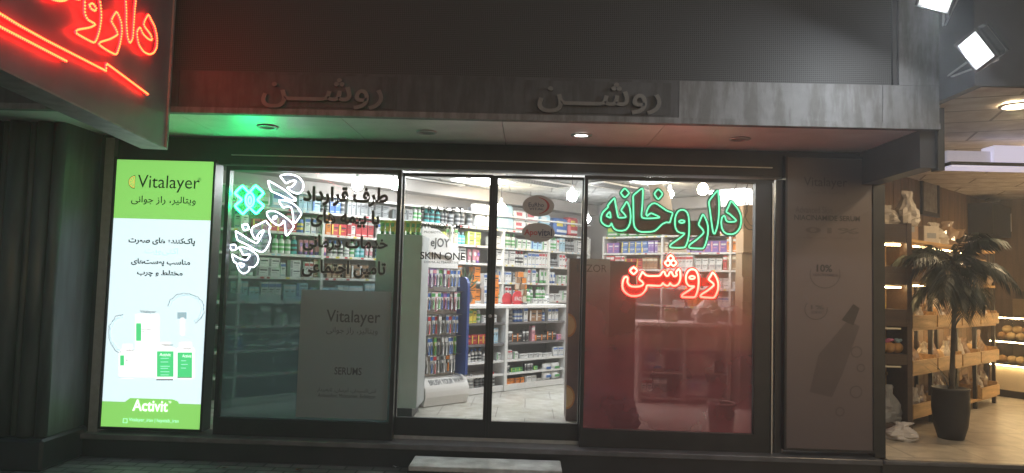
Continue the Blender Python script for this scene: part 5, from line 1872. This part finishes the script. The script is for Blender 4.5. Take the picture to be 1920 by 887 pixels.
for i, (px, h) in enumerate(((1662, .2), (1700, .34))):
    soft('shelf_bag', ('white bag slumped on top of the entrance shelf', 'tall pointed white bag on top of the entrance shelf corner')[i], 'bag', Vector((P(px, 400, EY + .2).x, EY + .2, zE(420) + .001)), .22, .18, h, M_whitebag, 'bags on the entrance shelf', 90 + i, True)
for i, (px, w, h, m, lab) in enumerate(((1660, .17, .42, gm('pink'), 'pinkish striped cloth bundle at the foot of the entrance shelf'), (1690, .22, .34, gm('grey'), 'dark grey bag at the foot of the entrance shelf'), (1676, .26, .16, M_plast, 'pale plastic bag lying before the entrance shelf'))):
    soft('foot_bag', lab, 'bag', Vector((P(px, 780, EY - .1).x, (EY - .22 if i == 2 else EY + .15), (FLOOR + .001 if i == 2 else zE(795) + .001))), w, w * .8, h, m, 'bags at the shelf foot', 95 + i, True)
for i in range(4):
    soft('flour_sack', ('plump pale sack low on the bread shelf behind the plant pot', 'second pale sack beside the pot, low on the shelf', 'pale sack stacked above the other sacks near the pot', 'small sack at the outer end of the lowest board')[i], 'sack',
         OB + ub * (posts[0] + .12 + (i % 3) * .17) + nb * (-.02 - .02 * i) + ZA * (.765 - FLOOR + (.0 if i < 3 else .0)) + ZA * 0, .17, .15, .17, M_plast, 'pale sacks low on the bread shelf', 120 + i) if False else None

# picture, black cabinet with notice on the boarded wall
def on_wall(px, py):
    return PP(px, py, OB + nb * .49, nb)
c0_, c1_, c2_ = on_wall(1728, 395), on_wall(1755, 385), on_wall(1740, 322)
b_w = (c1_ - c0_).dot(ub)
pc = thing('wall_picture', 'framed dim picture hanging on the boarded bakery wall', 'picture', c0_, BA)
hgt = c2_.z - c0_.z
b = MB(); frame_of(b, 0, b_w, 0, hgt, .05, -.03, .0, M_steel); b.build('frame', pc)
MB().box((0, -.015, 0), (b_w, -.001, hgt), mat('picture_sheet', (.22, .2, .17), .5, 0, .35, 12)).build('sheet', pc)
c0_ = PP(1828, 452, OB + nb * .1, nb)
ac = thing('wall_cabinet', 'black wall cabinet with small white notice high in the bakery', 'cabinet', on_wall(1815, 440), BA)
w1 = (on_wall(1880, 440) - on_wall(1815, 440)).dot(ub)
h1 = on_wall(1850, 385).z - on_wall(1850, 440).z
MB().box((0, -.3, .0), (w1, -.002, h1), M_steel).build('body', ac)
MB().box((w1 * .52, -.306, h1 * .2), (w1 * .72, -.301, h1 * .8), M_white).build('notice', ac)
soft('rolled_papers', 'pale crumpled papers lying on the black wall cabinet', 'papers', on_wall(1845, 385) - nb * .16 + ub * .3 + ZA * .06, .5, .2, .1, M_whitebag, None, 9)

# glass display case with breads
p0, p1 = PZ(1858, 741, FLOOR), PZ(1920, 750, FLOOR)
DA = math.atan2(p1.y - p0.y, p1.x - p0.x)
dcase = thing('bread_counter', 'glass bread counter with cream front and lit shelves', 'counter', p0, DA)
ed = Vector((-math.sin(DA), math.cos(DA), 0)); xd = Vector((math.cos(DA), math.sin(DA), 0))
zD = lambda py: PP(1885, py, p0, ed).z - FLOOR
MB().box((0, 0, .1), (2.2, .6, zD(686)), mat('cream_front', (.62, .54, .4), .4, 0, .05)).build('front_panel', dcase)
MB().box((.02, .03, .002), (2.2, .6, .099), M_steel).build('plinth', dcase)
for y in (686, 642, 597):
    MB().box((0, -.02, zD(y) + .001), (2.2, .6, zD(y) + .02), M_steel).build('shelf', dcase)
    MB().box((.01, -.035, zD(y) + .002), (2.2, -.021, zD(y) + .014), M_warm).build('light_strip', dcase)
MB().box((.0, .58, zD(686) + .03), (2.2, .6, zD(560)), mat('case_back', (.3, .2, .1), .5, 0, .1)).build('back_panel', dcase)
b = MB(); b.add([(0, -.04, zD(684)), (2.2, -.04, zD(684)), (2.2, .1, zD(560)), (0, .1, zD(560))], [(0, 1, 2, 3)], M_doorglass)
b.build('curved_glass', dcase)
for y, lv in ((642, 'upper'), (686, 'lower')):
    for k in range(9):
        for j in range(2):
            if y == 686 and j:
                continue
            b = MB(); b.ball((0, 0, .058), .06, M_bread2 if (k + j) % 3 else M_bread, 12, 8, (1.1, 1, .95), None, .03)
            o = b.build('bread_roll'); o.location = p0 + xd * (.08 + k * .118 + (.06 if j else 0)) + ed * (.12 + rnd.uniform(0, .04) + .03 * j) + ZA * (zD(y) + .021 + j * .095)
            o.rotation_euler = (0, 0, rnd.uniform(0, 3)); tag(o, f'round bread roll heaped on the {lv} shelf of the glass bread counter', 'bread roll', 'bread rolls in the glass counter')
for k in range(5):
    for j in range(2):
        b = MB().box((-.17, 0, 0), (.17, .3, .115), gm('red'), bev=.02)
        b.box((-.17, -.002, .05), (.17, -.0005, .065), gm('white'))
        o = b.build('red_packet'); pz_ = zD(560) - .1 + k * .117
        o.location = p0 + xd * (.3 + j * .36) + ed * .72 + ZA * (zD(545) + k * .117)
        o.rotation_euler = (0, 0, DA + rnd.uniform(-.08, .08))
        tag(o, f'dark red packet in the {("near", "far")[j]} pile behind the bread counter', 'packet', 'piled red packets')
rc = thing('rear_counter', 'dark rear counter carrying the red packets behind the glass counter', 'counter', p0 + xd * 1.0 + ed * .62, DA)
MB().box((-1, .04, .002), (1.2, .5, zD(545) - .002), M_stain).build('body', rc)

# potted palm
tb0 = PZ(1783, 822, FLOOR)
pm = thing('potted_palm', 'tall drooping palm in a black pot at the bakery entrance', 'potted palm', tb0)
MB().lathe([(.11, .001), (.145, .12), (.165, .3), (.16, .46), (.168, .48), (.15, .485), (.14, .44)], mat('black_pot', (.009, .008, .008), .5, 0, .3, 9, .3), 28).build('pot', pm)
M_soil = mat('pot_soil', (.03, .022, .016), .95, 0, .4, 30, .5)
MB().lathe([(.002, .45), (.145, .452)], M_soil, 24, cap=False).build('soil', pm)
topz = P(1782, 480, tb0.y).z - FLOOR
tx = (P(1786, 480, tb0.y).x - tb0.x)
b = MB()
b.tube([(.01, 0, .44), (.03, .01, .8), (tx + .01, 0, 1.2), (tx, .0, topz)], [.028, .022, .02, .024], mat('palm_trunk', (.06, .045, .03), .85, 0, .35, 14, .4), 9)
b.build('trunk', pm)
M_palm = mat('palm_leaf', (.012, .02, .008), .45, 0, .35, 5, rand=.0)
b = MB()
rr = random.Random(5)
for k in range(30):
    a = k * 2.4 + rr.uniform(-.3, .3)
    up = rr.uniform(.25, 1.1) if k < 12 else rr.uniform(-.25, .3)
    L = rr.uniform(.38, .6)
    p = Vector((tx, 0, topz - rr.uniform(0, .26)))
    d_ = Vector((math.cos(a) * math.cos(up), math.sin(a) * math.cos(up), math.sin(up)))
    pts = [p.copy()]
    N_ = 12
    for i in range(N_):
        d_ = (d_ + Vector((0, 0, -.06 - .012 * i))).normalized()
        p = p + d_ * L / N_
        pts.append(p.copy())
    b.tube(pts, [.006 * (1 - i / (N_ + 2)) for i in range(N_ + 1)], M_palm, 4)
    for i in range(2, N_ + 1):
        t_ = (pts[i] - pts[i - 1]).normalized()
        sd = t_.cross(ZA).normalized()
        for s_ in (-1, 1):
            for h_ in (0, .5):
                base = pts[i].lerp(pts[i - 1], h_)
                ll = .17 * math.sin(math.pi * (i / (N_ + 1.5))) ** .6 + .05
                dd = (sd * s_ * .8 + t_ * .7 + Vector((0, 0, -.35 + rr.uniform(-.25, .1)))).normalized()
                mid = base + dd * ll * .5
                tip = base + dd * ll + Vector((0, 0, -ll * .35))
                w = t_ * .011
                b.add([base - w * .4, mid - w, tip, mid + w, base + w * .4], [(0, 1, 2, 3, 4)], M_palm)
b.build('crown', pm)
b = MB()
for k in range(7):
    a = rr.uniform(0, 6.28); L = rr.uniform(.25, .5)
    p = Vector((rr.uniform(-.06, .06), rr.uniform(-.06, .06), .45)); d_ = Vector((math.cos(a) * .5, math.sin(a) * .5, 1)).normalized()
    for i in range(6):
        q_ = p + d_ * L / 6
        d_ = (d_ + Vector((math.cos(a) * .12, math.sin(a) * .12, -.1))).normalized()
        w = d_.cross(ZA).normalized() * .008 * (1 - i / 6.5)
        b.add([p - w, p + w, q_ + w * .8, q_ - w * .8], [(0, 1, 2, 3)], M_palm)
        p = q_
b.build('lower_leaves', pm)

# bakery ceiling lamps
M_dl = emit('bakery_downlight', (1, .74, .43), 300)
dls = [(PZ(1905, 197, CZ - .004), 'white rimmed downlight in the tan ceiling over the bakery entrance')]
for k, (x, y) in enumerate(((5.6, 1.5), (6.6, 2.6), (7.6, 1.6), (4.7, .5))):
    dls.append((Vector((x, y, CZ - .004)), ('warm ceiling downlight over the bread shelf', 'warm ceiling downlight over the glass bread counter', 'warm ceiling downlight deep inside the bakery', 'warm ceiling downlight over the potted palm')[k]))
for p, lab in dls:
    l = thing('ceiling_downlight', lab, 'light', p, group='downlights in the bakery ceiling')
    MB().lathe([(.08, -.004), (.11, -.001), (.108, -.014), (.085, -.016), (.08, -.006)], M_white, 24, cap=False).build('rim', l)
    MB().lathe([(.001, -.005), (.079, -.005)], M_dl, 24, cap=False).build('lens', l)

# floodlights on arms
M_fl = emit('flood_reflector', (.88, .95, 1), 1.3, (.7, .7, .7))
M_fl2 = emit('flood_reflector_dim', (.9, .88, .8), .55, (.7, .7, .7))
M_chip = emit('flood_chip', (.88, .95, 1), 560)
M_chip2 = emit('flood_chip_dim', (.9, .95, 1), 700)
M_flb = mat('flood_case', (.06, .065, .07), .5, .3, .1)
for i, (px, py, Y, aim, tw, m, foot, lab) in enumerate(((1832, 94, -2.0, (-.86, -.08, -.5), -.2, M_fl, (1770, 148), 'glaring square floodlight on wire arm right of the canopy corner'),
                                                        (1754, 2, -1.75, (-.42, .06, -.9), -.25, M_fl2, (1768, 52), 'floodlight pointing down at the top of the canopy corner'))):
    p = P(px, py, Y)
    fl = thing('floodlight', lab, 'floodlight', p, group='floodlights at the canopy corner')
    az = Vector(aim).normalized()
    ax = az.cross(ZA).normalized()
    ay = ax.cross(az)
    c_, s_ = math.cos(tw), math.sin(tw)
    ax, ay = ax * c_ + ay * s_, ay * c_ - ax * s_
    xf = Matrix(((ax.x, ay.x, az.x, 0), (ax.y, ay.y, az.y, 0), (ax.z, ay.z, az.z, 0), (0, 0, 0, 1)))
    MB().box((-.105, -.105, -.075), (.105, .105, -.002), M_flb, xf, .02).build('case', fl)
    b = MB(); frame_of(b, -.09, .09, -.09, .09, .017, -.004, .012, M_flb)
    b.v = [xf @ Vector((v.x, v.z, v.y)) for v in b.v]
    b.build('bezel', fl)
    b = MB()
    o4 = [(-.089, -.089, .006), (.089, -.089, .006), (.089, .089, .006), (-.089, .089, .006)]
    i4 = [(-.045, -.045, -.001), (.045, -.045, -.001), (.045, .045, -.001), (-.045, .045, -.001)]
    vs = [xf @ Vector(v) for v in o4 + i4]
    b.add(vs, [(k, (k + 1) % 4, 4 + (k + 1) % 4, 4 + k) for k in range(4)], m)
    b.build('reflector', fl)
    MB().box((-.044, -.044, -.0015), (.044, .044, .0), M_chip if i == 0 else M_chip2, xf).build('lamp_chip', fl)
    b = MB()
    for k in range(7):
        b.box((-.1 + k * .033, -.1, -.1), (-.094 + k * .033, .1, -.076), M_flb, xf)
    b.build('cooling_fins', fl)
    f0_ = P(*foot, YF + .02) - p
    b = MB(); e0 = xf @ Vector((-.1, -.02, -.05)); e1 = xf @ Vector((-.02, -.11, -.05))
    b.tube([e0, f0_], .007, M_frame_l, 6); b.tube([e1, f0_ + Vector((.01, 0, 0))], .007, M_frame_l, 6)
    b.build('arm', fl)

# ================================================================= air volume added to imitate lens bloom and veil
hz = MB().box((-15, -12.5, -1), (15, 12.5, 5.6), None) if False else None
m = bpy.data.materials.new('bloom_haze')
m.use_nodes = True
nt = m.node_tree
nt.nodes.clear()
pv = nt.nodes.new('ShaderNodeVolumePrincipled')
pv.inputs['Color'].default_value = (.9, .93, .95, 1)
pv.inputs['Density'].default_value = .0135
pv.inputs['Anisotropy'].default_value = .45
mo = nt.nodes.new('ShaderNodeOutputMaterial')
nt.links.new(pv.outputs[0], mo.inputs['Volume'])
b = MB().box((-15, -12.5, -1), (15, 12.5, 5.6), m)
tag(b.build('bloom_haze'), kind='stuff')

for i in range(4):
    for k in range(5):
        xx = posts[i] + .05 + (posts[i + 1] - posts[i] - .1) * (k + .5) / 5
        loc = OB + ub * xx + nb * rnd.uniform(.04, .12) + ZA * (1.702 - FLOOR)
        lab = f'on the upper board of the bread shelf, {bayname[i]} bay'
        if (i * 5 + k) % 3:
            soft('bread_bag', 'crumpled clear bread bag ' + lab, 'bread bag', loc, .15, .14, rnd.uniform(.2, .34), M_bag, 'bags on the bread shelf', 300 + i * 9 + k, True)
        else:
            soft('paper_bag', 'pale paper bag ' + lab, 'paper bag', loc, .11, .1, rnd.uniform(.14, .27), M_whitebag, 'bags on the bread shelf', 400 + i * 9 + k, True)

# ---------------------------------------------------------------- litter on the pavement
for i, (px, py, c, lab) in enumerate(((742, 876, 'white', 'small crumpled white paper scrap on the pavement left of the marble step'), (1090, 880, 'cream', 'pale torn paper scrap on the pavement just right of the marble step'),
                                      (420, 878, 'brown', 'dry curled leaf on the pavement below the left window'), (560, 882, 'brown', 'dry leaf on the pavement midway to the marble step'), (1440, 882, 'grey', 'grey flattened scrap on the pavement below the dull poster'))):
    p = PZ(px, py, 0)
    b = MB()
    n = 9
    k = .035 if c != 'brown' else .028
    rim = [Vector((k * (1.2 if c == 'brown' else 1) * math.cos(6.283 * j / n) * rnd.uniform(.7, 1.2), k * .7 * math.sin(6.283 * j / n) * rnd.uniform(.7, 1.2), rnd.uniform(.003, .02))) for j in range(n)]
    b.add([Vector((0, 0, .006))] + rim, [(0, 1 + j, 1 + (j + 1) % n) for j in range(n)], gm(c))
    o = b.build('dry_leaf' if c == 'brown' else 'paper_scrap')
    o.location = (p.x, p.y, .001)
    o.rotation_euler = (0, 0, rnd.uniform(0, 6))
    tag(o, lab, 'leaf' if c == 'brown' else 'litter')
